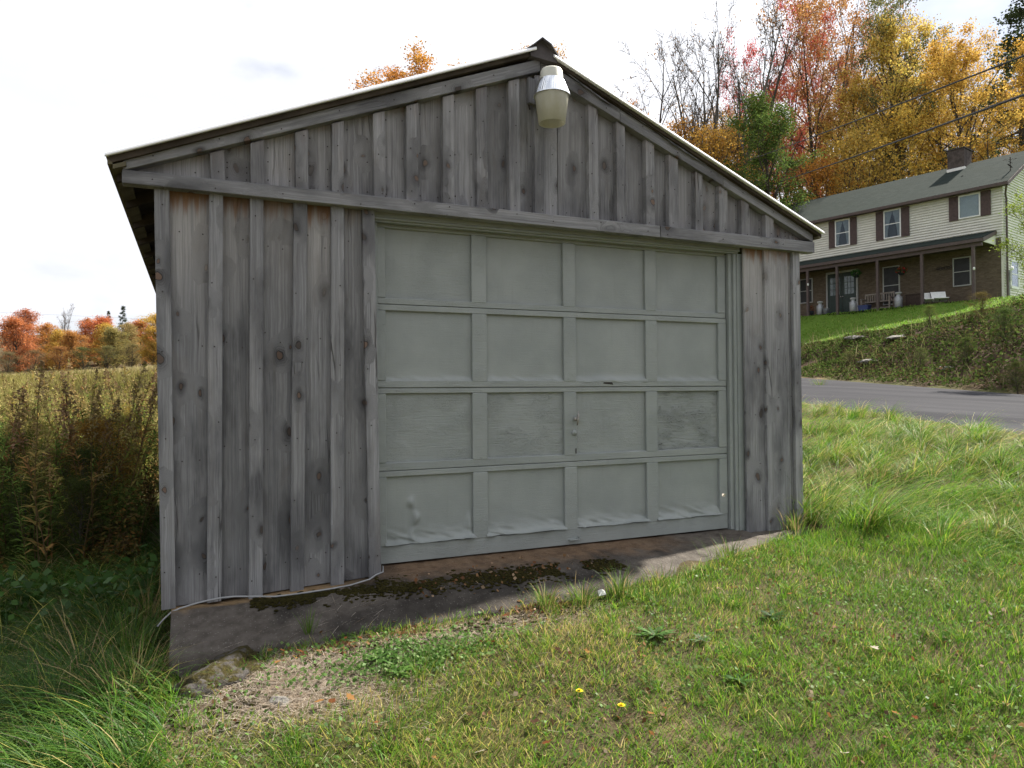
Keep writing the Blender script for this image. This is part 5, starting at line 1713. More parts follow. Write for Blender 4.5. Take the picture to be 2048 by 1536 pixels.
# clover, plantain and other broad little leaves
m = 26000
cx_, cy_ = scatter(m, -.2, 7, -3.6, -.1)
pat = fbm(cx_ * 1.7, cy_ * 1.7, 91)
kk_ = free(cx_, cy_) & (pat > .47) & (grs.uniform(0, 1, m) < .85)
spot = np.exp(-(((cx_ - .95) / .38) ** 2 + ((cy_ + 1.0) / .16) ** 2))
cx_, cy_ = cx_[kk_], cy_[kk_]
ex, ey = grs.normal(1.0, .26, 2600), grs.normal(-1.02, .10, 2600)
cx_, cy_ = np.r_[cx_, ex], np.r_[cy_, ey]
kk_ = free(cx_, cy_) & ((cx_ > -.1) | (cy_ < -1.9)); cx_, cy_ = cx_[kk_], cy_[kk_]
cz_ = zt(cx_, cy_) + grs.uniform(.004, .045, len(cx_))
kk_ = inview(cx_, cy_, cz_); cx_, cy_, cz_ = cx_[kk_], cy_[kk_], cz_[kk_]
cl_v, cl_f, cl_c = diamonds(np.c_[cx_, cy_, cz_], grs.uniform(.010, .024, len(cx_)), grs, pick([(.10, .20, .04), (.14, .25, .06), (.08, .16, .035), (.19, .27, .10)], len(cx_), grs), narrow=.85)
kx, ky = scatter(1500, -.1, 7.0, -3.6, .0)
kk_ = free(kx, ky) & free(kx, ky + .1) & inview(kx, ky, np.full(len(kx), -.2)) & (np.exp(-(((kx - .45) / .5) ** 2 + ((ky + 1.0) / .36) ** 2)) < .4)
kk_ &= fbm(kx * 1.4, ky * 1.4, 79) > .42
kx, ky = kx[kk_], ky[kk_]
tl = tussocks(kx, ky, 26, .05, .115, .022, grs.uniform(0, 6.28, len(kx)), .5, .18, .0028, .005, 3, a1=(.5, 1.9))
V, F, C = merge([lawn, (cl_v, cl_f, cl_c), tl])
o = link_mesh('lawn_grass', np_mesh('lawn_grass', V, F, GRASS, C))
tag(o, 'short patchy green and straw coloured grass in front of the garage', 'grass', kind='stuff')

# ---- long flopped grass on the right slope up to the road
x, y = scatter(150000, 3.2, 17, -4.2, 16)
s, t = road_st(x, y)
dcam = np.hypot(x, y + 4.5)
keep = free(x, y) & (s < .25 * vnoise(t * 2, t * 0, 5)) & (grs.uniform(0, 1, len(x)) < np.clip(1.25 - (dcam - 4) * .085, .2, 1))
wild = sstep(4.3, 5.6, x + (y + 1) * .55) * (1 - .55 * sstep(-1.2, -3.2, y))
keep &= grs.uniform(0, 1, len(x)) < wild
x, y = x[keep], y[keep]; z = zt(x, y)
k2 = inview(x, y, z); x, y, z = x[k2], y[k2], z[k2]
n = len(x); s, t = road_st(x, y); dcam = np.hypot(x, y + 4.5)
clump = fbm(x * 1.3, y * 1.3, 101); flow = fbm(x * .6, y * .6, 103)
longm = sstep(.35, .62, clump)
h = grs.uniform(.10, .24, n) + longm * grs.uniform(.08, .34, n)
h *= 1 - .5 * sstep(-1.6, -.1, s)
az = -.6 + (flow - .5) * 3.6 + grs.normal(0, .45, n)
col = grass_cols(x, y, .26 + .12 * (clump - .5) + .25 * sstep(-1.2, 0, s), .3)
rightg = blades(np.c_[x, y, z - .01], h, grs.uniform(.0035, .0065, n) * (1 + .045 * dcam), az, grs.uniform(.35, 1.0, n), grs.uniform(1.4, 2.3, n), col, 4, np.clip(col * 1.15 + .012, 0, 1), power=.8)
kx, ky = scatter(2600, 4.6, 15, -3.0, 14)
s, t = road_st(kx, ky)
kk_ = (s < -.35) & free(kx, ky) & inview(kx, ky, zt(kx, ky)) & (fbm(kx * .8, ky * .8, 107) > .40) & (kx + (ky + 1) * .5 > 5.0) & (grs.uniform(0, 1, len(kx)) < np.clip(1.2 - np.hypot(kx, ky + 4.5) * .05, .3, 1))
kx, ky = kx[kk_], ky[kk_]
tr2 = tussocks(kx, ky, 72, .20, .54, .05, -.7 + (fbm(kx * .5, ky * .5, 109) - .5) * 4, .9, .22, .0035, .0075, 4)
rightg = merge([rightg, tr2])
o = link_mesh('long_grass', np_mesh('long_grass', *[rightg[0], rightg[1]], GRASS, rightg[2]))
tag(o, 'long wind flopped green grass between the garage and the road', 'grass', kind='stuff')

# ---- long combed grass left of the garage
x, y = scatter(70000, -4.2, .15, -2.3, 6.5)
keep = free(x, y) & ((x < -.02) | (y < -.6)) & (x < -.02 - .45 * sstep(-.5, -1.1, y) * (fbm(x * 3, y * 3, 5) - .2)) & (grs.uniform(0, 1, len(x)) < np.clip(1.1 - (np.hypot(x, y + 4.5) - 2.5) * .12, .25, 1))
x, y = x[keep], y[keep]; z = zt(x, y)
k2 = inview(x, y, z); x, y, z = x[k2], y[k2], z[k2]
n = len(x)
flow = fbm(x * .8, y * .8, 113); clump = fbm(x * 2.2, y * 2.2, 115)
h = grs.uniform(.14, .34, n) * (.55 + .9 * clump)
az = 3.6 + (flow - .5) * 2.6 + grs.normal(0, .5, n)
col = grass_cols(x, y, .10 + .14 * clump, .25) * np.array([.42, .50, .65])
leftg = blades(np.c_[x, y, z - .01], h, grs.uniform(.004, .010, n), az, grs.uniform(.1, .6, n), grs.uniform(1.0, 2.1, n), col, 5, np.clip(col * 1.1, 0, 1), power=.9)
kx, ky = scatter(700, -3.6, -.15, -1.9, 3.0)
kk_ = inview(kx, ky, zt(kx, ky)) & ((kx < -.3) | (ky < -1.2)) & (fbm(kx * 1.1, ky * 1.1, 117) > .38)
kx, ky = kx[kk_], ky[kk_]
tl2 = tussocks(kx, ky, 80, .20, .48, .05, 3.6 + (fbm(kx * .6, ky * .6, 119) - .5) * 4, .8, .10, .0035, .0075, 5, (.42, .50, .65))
leftg = merge([leftg, tl2])
o = link_mesh('long_grass', np_mesh('long_grass', leftg[0], leftg[1], GRASS, leftg[2]))
tag(o, 'long dark green grass swept over beside the left garage corner', 'grass', kind='stuff')


# ---- separate tufts standing at the apron edge and the left corner
def tuft(px, py, z0, n, hh, spread, dry, label, group=None, lean=.9):
    p = at_z(px, py, z0)
    zz = max(zt1(p[0], p[1]), float(apron_z(p[0], p[1])) if -.1 < p[0] < 4.6 and p[1] > apron_front(p[0]) else -9)
    o = empty('grass_tuft', (float(p[0]), float(p[1]), zz))
    r = np.abs(grs.normal(0, spread, n)); th = grs.uniform(0, 6.28, n)
    P_ = np.c_[r * np.cos(th), r * np.sin(th), np.full(n, -.008)]
    isd = grs.uniform(0, 1, n) < dry
    c = np.where(isd[:, None], np.array([(.36, .27, .12)]), np.array([(.115, .20, .03)])) * grs.uniform(.7, 1.25, (n, 1))
    v, f, cc_ = blades(P_, grs.uniform(.55, 1.1, n) * hh, grs.uniform(.003, .006, n), th + grs.normal(0, .4, n), grs.uniform(.0, .35, n), grs.uniform(.3, 1.0, n) * 2 * lean, c, 5)
    link_mesh('blades', np_mesh('blades', v, f, GRASS, cc_), o)['kind'] = 'stuff'
    return tag(o, label, 'grass tuft', group)


tuft(1090, 1215, -.16, 130, .17, .05, .2, 'bright grass tuft at the apron edge, leftmost of three', 'tufts along the apron edge')
tuft(1165, 1200, -.14, 110, .19, .05, .15, 'bright grass tuft at the apron edge, middle of three', 'tufts along the apron edge')
tuft(1240, 1185, -.13, 120, .20, .05, .15, 'bright grass tuft at the apron edge, rightmost of three', 'tufts along the apron edge')
tuft(1320, 1165, -.12, 120, .12, .09, .4, 'low ragged grass tuft right of the three apron tufts', 'tufts along the apron edge')
tuft(1460, 1120, -.10, 140, .17, .08, .25, 'yellow green tuft at the right end of the apron', 'tufts along the apron edge')
tuft(618, 1275, -.22, 34, .15, .02, .05, 'small green grass sprout on the dark concrete face', None, .4)
tuft(275, 1420, -.43, 170, .34, .07, .45, 'yellowing grass clump at the lower left, beside the mossy stone')
tuft(300, 1250, -.45, 120, .42, .07, .55, 'tall dry stemmed grass clump at the left garage corner', None, .75)
tuft(255, 1330, -.46, 150, .42, .09, .15, 'dark green grass clump hanging over below the left garage corner')
tuft(1590, 1050, .0, 150, .26, .08, .25, 'grass clump growing against the right garage corner')
tuft(1900, 905, .25, 160, .34, .12, .2, 'arching grass clump in the middle of the right slope', None, 1.1)
tuft(1760, 960, .15, 160, .36, .12, .3, 'arching dark based grass clump nearer the garage on the right slope', None, 1.1)
tuft(1640, 830, .30, 120, .40, .12, .3, 'grass clump at the back of the right slope beside the wall', None, .9)

# ---- rosettes of broad leaves in the lawn
def rosette(px, py, R_, nl, col, label):
    p = at_z(px, py, -.25)
    for _ in range(4):
        p = at_z(px, py, zt1(p[0], p[1]))
    o = empty('broadleaf_weed', (float(p[0]), float(p[1]), zt1(p[0], p[1])))
    V, F, C = [], [], []
    for k in range(nl):
        th = k * 2.4 + grs.uniform(-.3, .3); L = R_ * grs.uniform(.7, 1.1); w = L * grs.uniform(.16, .24); el = grs.uniform(.15, .7)
        c = np.array(col) * grs.uniform(.7, 1.3)
        b = len(V)
        for q in range(6):
            t_ = q / 5
            r_ = L * t_ * math.cos(el); zz = .008 + L * (t_ * math.sin(el) - t_ * t_ * .45 * math.sin(el) * 1.2)
            ww = w * math.sin(math.pi * min(.96, .12 + .84 * t_)) * (1 + .25 * ((q % 2) - .5))
            for sg in (-1, 1):
                V.append((r_ * math.cos(th) - sg * ww / 2 * math.sin(th), r_ * math.sin(th) + sg * ww / 2 * math.cos(th), zz + .004)); C.append(c)
        for q in range(5):
            F.append((b + 2 * q, b + 2 * q + 1, b + 2 * q + 3, b + 2 * q + 2))
    link_mesh('leaves', np_mesh('leaves', np.array(V), np.array(F), GRASS, np.array(C)), o)
    return tag(o, label, 'weed', 'broad leaved weeds in the lawn')


rosette(1310, 1278, .13, 16, (.085, .17, .045), 'pale green dandelion rosette in the lawn below the door\'s right half')
rosette(1545, 1240, .10, 18, (.035, .085, .018), 'small dark green leafy weed in the lawn at right of centre')
rosette(800, 1350, .10, 14, (.10, .19, .04), 'green leafy weed with a bare twig beside the straw patch')
rosette(1480, 1365, .09, 12, (.06, .13, .03), 'green leafy weed in the lower right of the lawn')
rosette(760, 1322, .11, 18, (.065, .14, .03), 'dense green weed at the edge of the straw patch')
rosette(1400, 1285, .07, 12, (.11, .17, .08), 'pale grey green weed right of the dandelion rosette')


# ---- dandelion flowers
DYEL = plain('dandelion_yellow', (.80, .60, .02), .7, .2, var=.1, scale=60)
for px, py, lb in ((1158, 1386, 'yellow dandelion flower in the lawn, the left one of two'), (1242, 1411, 'yellow dandelion flower in the lawn, the right one of two')):
    p = at_z(px, py, -.3)
    for _ in range(4):
        p = at_z(px, py, zt1(p[0], p[1]) + .04)
    o = tag(empty('dandelion', (float(p[0]), float(p[1]), zt1(p[0], p[1]))), lb, 'flower', 'yellow dandelions in the lawn')
    MB().tube([(0, 0, 0), (.003, .002, .02), (.002, .0, .04)], .0018, 5).build('stem', plain('stem_green', (.09, .15, .04), .6, .3) if 'stem_green' not in MATS else MATS['stem_green'], o)
    mb = MB()
    for ring, (nn, rr, hh) in enumerate(((18, .016, .001), (14, .011, .005), (8, .006, .008))):
        for k in range(nn):
            th = 2 * math.pi * k / nn + ring * .2
            b = len(mb.v); c_, s_n = math.cos(th), math.sin(th); w = .0022
            mb.v += [(-s_n * w * .5 + .002, c_ * w * .5, .041), (s_n * w * .5 + .002, -c_ * w * .5, .041), (rr * c_ + s_n * w + .002, rr * s_n - c_ * w, .041 + hh), (rr * c_ - s_n * w + .002, rr * s_n + c_ * w, .041 + hh)]
            mb.f.append((b, b + 1, b + 2, b + 3))
    mb.build('flower_head', DYEL, o, recalc=False)

# ---- straw lying on the bare patch and on the apron
n = 5200
x = np.r_[grs.normal(.45, .28, 5600), grs.uniform(.9, 2.2, 1700), grs.uniform(-.05, 1.2, 900), grs.uniform(-.3, 2.5, 800)]
y = np.r_[grs.normal(-1.03, .19, 5600), grs.normal(-.88, .06, 1700), grs.normal(-.42, .14, 900), grs.normal(-1.2, .4, 800)]
n = len(x)
ona = (y > apron_front(x)) & (x > -.11) & (y < .0)
ok = ((~ona) | (grs.uniform(0, 1, n) < np.where((x > .5) & (x < 1.0), .09, .006))) & ((x > -.25) | (y < -.8)) & (y < -.02)
x, y, ona = x[ok], y[ok], ona[ok]
z = np.where(ona, apron_z(x, y) + .004, zt(x, y) + .003)
n = len(x)
c = pick([(.52, .45, .36), (.40, .33, .25), (.60, .53, .45), (.27, .20, .14), (.36, .31, .26)], n, grs, .2)
az = np.where(ona, -2.65 + grs.normal(0, .35, n), grs.uniform(0, 6.28, n))
st = blades(np.c_[x, y, z], grs.uniform(.03, .12, n) * np.where(ona, 1.5, 1), grs.uniform(.0016, .0036, n), az, np.where(ona, 1.62, grs.uniform(1.25, 1.55, n)), np.where(ona, 1.78, grs.uniform(1.4, 1.75, n)), c, 2)
o = link_mesh('dry_straw', np_mesh('dry_straw', st[0], st[1], GRASS, st[2]))
tag(o, 'pale dry straw strewn over the ground and the concrete apron', 'straw', kind='stuff')


# ---- moss cushions on the apron
def moss_mat():
    m, nt, out = new_mat('moss')
    P = nd(nt, 'ShaderNodeTexCoord').outputs['Object']
    a = noise(nt, P, (60, 60, 60), 5, .7); b = noise(nt, P, (400, 400, 400), 3, .7)
    c = mixc(nt, mr(nt, a, .35, .65), (.020, .017, .005), (.060, .052, .012))
    c = mixc(nt, mr(nt, b, .5, .8, 0, .6), c, (.11, .09, .025))
    principled(nt, out, c, .95, .1, 0, mth(nt, 'ADD', a, b), 1.0, .012)
    return m


MOSS = moss_mat()
ico = bmesh.new(); bmesh.ops.create_icosphere(ico, subdivisions=1, radius=1.0)
IV = np.array([v.co[:] for v in ico.verts]); IF = np.array([[v.index for v in f.verts] for f in ico.faces]); ico.free()


def lumps(cx, cy, cz, r, flat, rs, wob=.35):
    V, F = [], []
    for i in range(len(cx)):
        v = IV * (1 + (rs.uniform(-.5, .5, (len(IV), 1))) * wob)
        v = v * np.array([r[i], r[i] * rs.uniform(.7, 1.3), r[i] * flat])
        V.append(v + [cx[i], cy[i], cz[i]]); F.append(IF + i * len(IV))
    return np.concatenate(V), np.concatenate(F)


n = 4200
mx = grs.uniform(.30, 2.6, n)
my = np.interp(mx, AP_X, AP_YB) + grs.normal(0, .045, n) * np.interp(mx, [0, 1, 2, 3], [.6, 1.3, 1.5, 1]) + np.interp(mx, [.3, 1.1, 1.6, 2.6], [.0, .08, .1, .05])
ok = (fbm(mx * 4, my * 4, 121) > .40) & (my < -.02) & (my > apron_front(mx) + .03)
mx, my = mx[ok], my[ok]
v, f = lumps(mx, my, apron_z(mx, my) + .001, grs.uniform(.004, .017, len(mx)), .32, grs)
tag(link_mesh('moss', np_mesh('moss', v, f, MOSS, None, True)), 'dark olive moss cushions along the crease of the concrete apron', 'moss', kind='stuff')
n = 300
mx = np.r_[grs.normal(.22, .24, 1100), grs.uniform(.7, 2.4, 300)]; my = np.r_[grs.normal(-.90, .14, 1100), grs.normal(-.84, .05, 300)]
km_ = fbm(mx * 5, my * 5, 123) > .5
mx, my = mx[km_], my[km_]
ok = my < apron_front(mx) - .02
mx, my = mx[ok], my[ok]
v, f = lumps(mx, my, zt(mx, my) + .002, grs.uniform(.006, .022, len(mx)), .35, grs)
tag(link_mesh('moss', np_mesh('moss', v, f, MOSS, None, True)), 'moss patches on the ground at the foot of the apron', 'moss', kind='stuff')


# ---- mossy stones at the lower left corner of the apron
def stone_mat(name, ca, cb_, moss):
    m, nt, out = new_mat(name)
    t_ = nd(nt, 'ShaderNodeTexCoord'); P = t_.outputs['Object']
    a = noise(nt, P, (9, 9, 9), 5, .65); b = noise(nt, P, (60, 60, 60), 4, .7)
    c = mixc(nt, mr(nt, a, .35, .65), ca, cb_)
    c = mixc(nt, mr(nt, b, .5, .8, 0, .5), c, (.05, .045, .04))
    if moss:
        nz = nd(nt, 'ShaderNodeSeparateXYZ', {0: nd(nt, 'ShaderNodeNewGeometry').outputs['Normal']}).outputs[2]
        mm = mth(nt, 'MULTIPLY', mr(nt, nz, .1, .6), mr(nt, noise(nt, P, (11, 11, 11), 4, .65), .40, .52))
        c = mixc(nt, mm, c, mixc(nt, mr(nt, b, .3, .7), (.022, .018, .005), (.058, .048, .012)))
    principled(nt, out, c, .9, .2, 0, mth(nt, 'ADD', a, b), .9, .015)
    return m


STONE = stone_mat('mossy_stone', (.055, .050, .046), (.135, .122, .11), True)
SLATE = stone_mat('bank_stone', (.16, .15, .135), (.27, .255, .23), False)


def stone(px, py, z0, size, label, mat, name='stone', group=None, D=None):
    p = at_d(px, py, D) if D else at_z(px, py, z0)
    x_, y_ = float(p[0]), float(p[1])
    bm = bmesh.new(); bmesh.ops.create_icosphere(bm, subdivisions=2 if D else 4, radius=1.0)
    sd = grs.uniform(0, 90)
    for v_ in bm.verts:
        q = v_.co
        d_ = 1 + (1.1 if D else .75) * (float(fbm(q.x * 1.6 + sd, q.y * 1.6 + q.z * 1.3, 7)) - .5) + .4 * (float(fbm(q.x * 5 + sd, q.z * 5 + q.y * 4, 9)) - .5)
        v_.co = Vector((q.x * size[0], q.y * size[1], q.z * size[2])) * d_
    me = bpy.data.meshes.new(name); bm.to_mesh(me); bm.free()
    for p_ in me.polygons:
        p_.use_smooth = not D
    me.materials.append(mat)
    o = link_mesh(name, me, None, (x_, y_, zt1(x_, y_) + size[2] * (.25 if D else .10)), (0, 0, grs.uniform(0, 3)))
    return tag(o, label, 'stone', group)


stone(445, 1380, -.36, (.24, .16, .08), 'dark mossy stone at the lower left end of the apron', STONE)
stone(470, 1345, -.33, (.14, .10, .07), 'flat mossy stone against the apron foot, behind the larger mossy one', STONE)
stone(395, 1440, -.42, (.10, .08, .045), 'small dark stone below the large mossy stone', STONE)
stone(560, 1450, -.38, (.05, .035, .018), 'pale flat stone in the straw patch', SLATE)
for px, py, D, sz, lb in ((1710, 697, 29.5, (.55, .4, .10), 'pale flat rock at the top of the road bank, leftmost of the bank rocks'), (1797, 694, 26.8, (.5, .3, .09), 'grey slab rock at the top of the road bank, second from the left'), (1740, 724, 26, (.4, .3, .10), 'grey rock halfway up the road bank'), (1893, 722, 22, (.24, .2, .09), 'small pale rock low on the road bank at right')):
    stone(px, py, 0, sz, lb, SLATE, 'rock', 'rocks on the road bank', D)

# ---- weeds and brush on the far bank of the road
def bank_points(n):
    t__ = grs.uniform(-6, 40, n); q = grs.uniform(0, .985, n) ** .9
    sb1 = np.clip(10.9 + (12.4 - t__) * 0.233, 8.0, 15.0)
    s__ = RW + .1 + q * (sb1 - RW - .1)
    return A_RD[0] + E_RD[0] * t__ + N_RD[0] * s__, A_RD[1] + E_RD[1] * t__ + N_RD[1] * s__, q, t__


x, y, q, t__ = bank_points(90000)
dn = fbm(x * .9, y * .9, 131)
ok = dn > .22
x, y, q, t__, dn = x[ok], y[ok], q[ok], t__[ok], dn[ok]
hgt = (dn - .18) * 1.5 * (.35 + .65 * np.sin(np.pi * np.clip(q, .05, .95)))
right = sstep(18, 8, t__)
hgt *= (.40 + .85 * right) * (1 - .9 * sstep(.80, .97, q))
z = zt(x, y) + grs.uniform(0, 1, len(x)) * hgt
pal = np.array([(.060, .100, .022), (.085, .130, .030), (.10, .085, .035), (.13, .085, .045), (.045, .045, .022), (.17, .17, .07), (.12, .17, .05)])
tn = fbm(x * .55 + 9, y * .55, 137)
idx = np.where(tn > .5, grs.choice(7, len(x), p=[.3, .28, .08, .04, .12, .05, .13]), grs.choice(7, len(x), p=[.22, .20, .18, .10, .14, .06, .10]))
c = pal[idx] * grs.uniform(.7, 1.3, (len(x), 1))
bl = diamonds(np.c_[x, y, z], grs.uniform(.05, .14, len(x)), grs, c, narrow=.5)
x2, y2, q2, t2 = bank_points(4500)
ok = fbm(x2 * 1.2, y2 * 1.2, 139) > .42
x2, y2, q2 = x2[ok], y2[ok], q2[ok]
n = len(x2)
c2 = pick([(.20, .18, .08), (.14, .18, .05), (.24, .22, .12), (.10, .14, .04)], n, grs, .3)
sk = blades(np.c_[x2, y2, zt(x2, y2)], grs.uniform(.25, .75, n) * np.where(q2 < .25, .7, 1), grs.uniform(.012, .03, n), grs.uniform(0, 6.28, n), grs.uniform(0, .4, n), grs.uniform(.3, 1.3, n), c2, 3)
V, F, C = merge([bl, sk])
o = link_mesh('bank_brush', np_mesh('bank_brush', V, F, WEED, C))
tag(o, 'tangled green and brown brush covering the road bank', 'brush', kind='stuff')
for px, py, D, hh_, cc_, lb in ((2010, 690, 21, 1.2, (.11, .17, .05), 'leafy green shrub high on the road bank at the right edge'), (1935, 712, 21.5, .9, (.10, .14, .04), 'dark green shrub on the middle of the road bank'), (2035, 745, 17.5, .8, (.13, .15, .05), 'low olive shrub at the foot of the road bank, right edge'), (1860, 668, 26, .8, (.14, .18, .05), 'small green shrub near the top of the road bank'), (1965, 655, 24, 1.0, (.16, .13, .05), 'brownish shrub under the lawn edge at right'), (1840, 735, 23, .7, (.16, .19, .07), 'pale green shrub low on the road bank'), (1700, 730, 27, .6, (.17, .17, .07), 'small dry shrub low on the road bank beside the garage wall')):
    p = at_d(px, py, D)
    x_, y_ = float(p[0]), float(p[1])
    o = empty('bank_shrub', (x_, y_, zt1(x_, y_)), grs.uniform(0, 6.28))
    tag(o, lb, 'shrub', 'shrubs on the road bank')
    s = hh_ / PH['low']
    for nm, me in zip(('stems', 'foliage'), PR['low']):
        c_ = link_mesh(nm, me, o)
        c_.scale = (s * 1.5, s * 1.5, s)
        c_.color = cc_ + (1,)
# ---- short grass of the lawn on the hill
n = 60000
u_ = grs.uniform(-7, 12, n); v_ = grs.uniform(1.7, 17, n) ** 1.0
x = H0[0] + EH[0] * u_ + NH[0] * v_; y = H0[1] + EH[1] * u_ + NH[1] * v_
s, t = road_st(x, y); sb1 = np.clip(10.9 + (12.4 - np.clip(t, -30, 45)) * 0.233, 8.0, 15.0)
ok = s > sb1 - .15
x, y = x[ok], y[ok]; z = zt(x, y); k2 = inview(x, y, z); x, y, z = x[k2], y[k2], z[k2]
n = len(x)
c = pick([(.13, .26, .025), (.16, .29, .035), (.11, .22, .022), (.22, .28, .06)], n, grs, .2)
hg = blades(np.c_[x, y, z - .01], grs.uniform(.05, .11, n), grs.uniform(.02, .045, n), grs.uniform(0, 6.28, n), grs.uniform(.1, .8, n), grs.uniform(.5, 1.4, n), c, 2)
tag(link_mesh('hill_lawn_grass', np_mesh('hill_lawn_grass', hg[0], hg[1], GRASS, hg[2])), 'bright green mown lawn in front of the house', 'grass', kind='stuff')

# ---- hay field beyond the weeds at left
n = 52000
px_ = grs.uniform(-260, 420, n); D_ = np.exp(grs.uniform(math.log(15), math.log(82), n))
d0 = (px_ - 1024) / F_PX
x = CAM[0] + D_ * (CR[0] * d0 + CF[0]); y = CAM[1] + D_ * (CR[1] * d0 + CF[1])
z = zt(x, y)
fld = fbm(x * .22, y * .10, 151)
c = np.where((fld > .55)[:, None], pick([(.27, .23, .085), (.31, .27, .11), (.21, .20, .06)], n, grs), pick([(.17, .165, .05), (.23, .18, .065), (.14, .12, .045), (.26, .24, .08)], n, grs))
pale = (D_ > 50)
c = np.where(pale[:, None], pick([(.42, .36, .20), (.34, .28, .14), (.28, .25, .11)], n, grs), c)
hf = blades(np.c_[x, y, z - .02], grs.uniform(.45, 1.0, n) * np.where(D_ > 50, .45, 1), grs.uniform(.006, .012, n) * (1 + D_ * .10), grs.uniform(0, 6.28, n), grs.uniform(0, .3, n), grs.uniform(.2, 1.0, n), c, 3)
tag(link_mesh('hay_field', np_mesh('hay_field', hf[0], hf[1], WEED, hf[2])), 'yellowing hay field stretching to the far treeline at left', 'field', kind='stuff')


# ---- tall weeds left of the garage: stems with leaves and seed plumes
def weed_proto(seed, H, nl, pal, plume):
    rs = np.random.RandomState(seed)
    p, r = grow((0, 0, -.05), (rs.normal() * .06, rs.normal() * .06, 1), H, .006, 7, rs, .1, .05, .3)
    sv, sf = np_tubes([(p, r)], 4)
    stem = np_mesh('stem', sv, sf, WEED, np.tile([(.16, .11, .06)], (len(sv), 1)))
    f = rs.uniform(.12, 1, nl) * 6; j = np.minimum(f.astype(int), 5)
    base = p[j] + (p[j + 1] - p[j]) * (f - j)[:, None]
    L = rs.uniform(.07, .16, nl) * (1.1 - .5 * f / 6)
    az = rs.uniform(0, 6.28, nl)
    v, ff, c = blades_rs(base, L, L * .22, az, rs.uniform(.6, 1.2, nl), rs.uniform(1.2, 2.3, nl), pick(pal, nl, rs), rs)
    lv = np_mesh('leaves', v, ff, WEED, c)
    pl = None
    if plume:
        m_ = 70
        th = rs.uniform(0, 6.28, m_); hh = rs.uniform(-.24, .03, m_)
        rr = .09 * np.clip((.05 - hh) / .3, .08, 1) * rs.uniform(.3, 1, m_)
        q = p[-1] + np.c_[rr * np.cos(th), rr * np.sin(th), hh]
        v, ff, c = diamonds(q, rs.uniform(.018, .04, m_), rs, pick(plume, m_, rs), narrow=.6)
        pl = np_mesh('plume', v, ff, WEED, c)
    return stem, lv, pl


def blades_rs(P, h, w, az, a0, a1, col, rs):
    global grs
    sv, grs = grs, rs
    r = blades(P, h, w, az, a0, a1, col, 2)
    grs = sv
    return r


WP = [weed_proto(201, 1.35, 70, [(.20, .22, .05), (.28, .24, .06), (.14, .16, .04)], [(.38, .31, .12), (.28, .22, .09)]),
      weed_proto(202, 1.55, 80, [(.22, .20, .06), (.30, .22, .07)], [(.34, .27, .14), (.24, .18, .09)]),
      weed_proto(203, 1.15, 90, [(.11, .17, .04), (.15, .21, .05)], None),
      weed_proto(204, 1.45, 60, [(.22, .12, .05), (.30, .17, .06), (.16, .13, .05)], [(.22, .15, .09), (.17, .11, .06)])]
WL = ['tall goldenrod with straw coloured plume in the brush left of the garage', 'lanky seeded weed standing in the brush left of the garage', 'bushy green weed in the brush left of the garage', 'brown withering weed in the brush left of the garage']
WN = ['goldenrod', 'seeded_weed', 'leafy_weed', 'withered_weed']
wr_ = np.random.RandomState(88)
cnt = 0
for i in range(1200):
    if cnt >= 270:
        break
    px = wr_.uniform(-170, 345); D = 6.3 + 9.0 * wr_.uniform(0, 1) ** 1.3
    p = at_d(px, 800, D)
    x_, y_ = float(p[0]), float(p[1])
    if x_ > -.5 or y_ < 1.9 + .5 * math.sin(x_ * 2):
        continue
    k = int(wr_.choice(4, p=[.34, .22, .26, .18]))
    o = empty(WN[k], (x_, y_, zt1(x_, y_)), wr_.uniform(0, 6.28))
    o.rotation_euler = (wr_.normal(0, .20), wr_.normal(0, .20), wr_.uniform(0, 6.28))
    tag(o, WL[k], 'weed', WN[k].replace('_', ' ') + 's in the brush left of the garage')
    s = wr_.uniform(.85, 1.42) * (1.0 if D > 8 else .9)
    tint = wr_.uniform(.75, 1.2)
    for nm, me in zip(('stem', 'leaves', 'plume'), WP[k]):
        if me:
            c_ = link_mesh(nm, me, o)
            c_.scale = (s, s, s)
            if nm != 'stem':
                c_['kind'] = 'stuff'
            c_.color = (tint, tint * wr_.uniform(.9, 1.1), tint, 1)
    cnt += 1
# rounded shrubs inside the brush
SHR = [(45, 6.9, 1.15, (.07, .11, .03), 'low dark green shrub at the front left of the brush'), (160, 6.8, 1.05, (.09, .08, .03), 'low brown green shrub at the very front of the brush'), (255, 6.7, 1.2, (.075, .10, .03), 'low dark shrub at the front of the brush beside the garage'), (20, 7.6, 1.75, (.08, .12, .03), 'dark green rounded shrub at the left edge of the brush'), (120, 7.3, 1.45, (.10, .095, .035), 'olive shrub in the front of the brush'), (215, 7.2, 1.5, (.07, .10, .03), 'deep green shrub in the front of the brush, nearer the garage'), (290, 7.6, 1.85, (.26, .15, .035), 'orange leaved shrub of the brush touching the garage corner'), (75, 9.0, 1.75, (.24, .22, .06), 'yellow green shrub behind the olive one in the brush'), (175, 9.2, 1.8, (.16, .12, .045), 'brownish shrub in the middle of the brush'), (262, 9.6, 1.85, (.26, .26, .07), 'pale green shrub at the back of the brush near the garage'), (-60, 8.6, 1.9, (.08, .14, .04), 'green shrub of the brush cut off by the left edge'), (-20, 11, 2.0, (.24, .24, .07), 'light green shrub at the back left of the brush'), (310, 10.5, 1.9, (.30, .22, .06), 'tan shrub of the brush hidden mostly by the garage corner')]
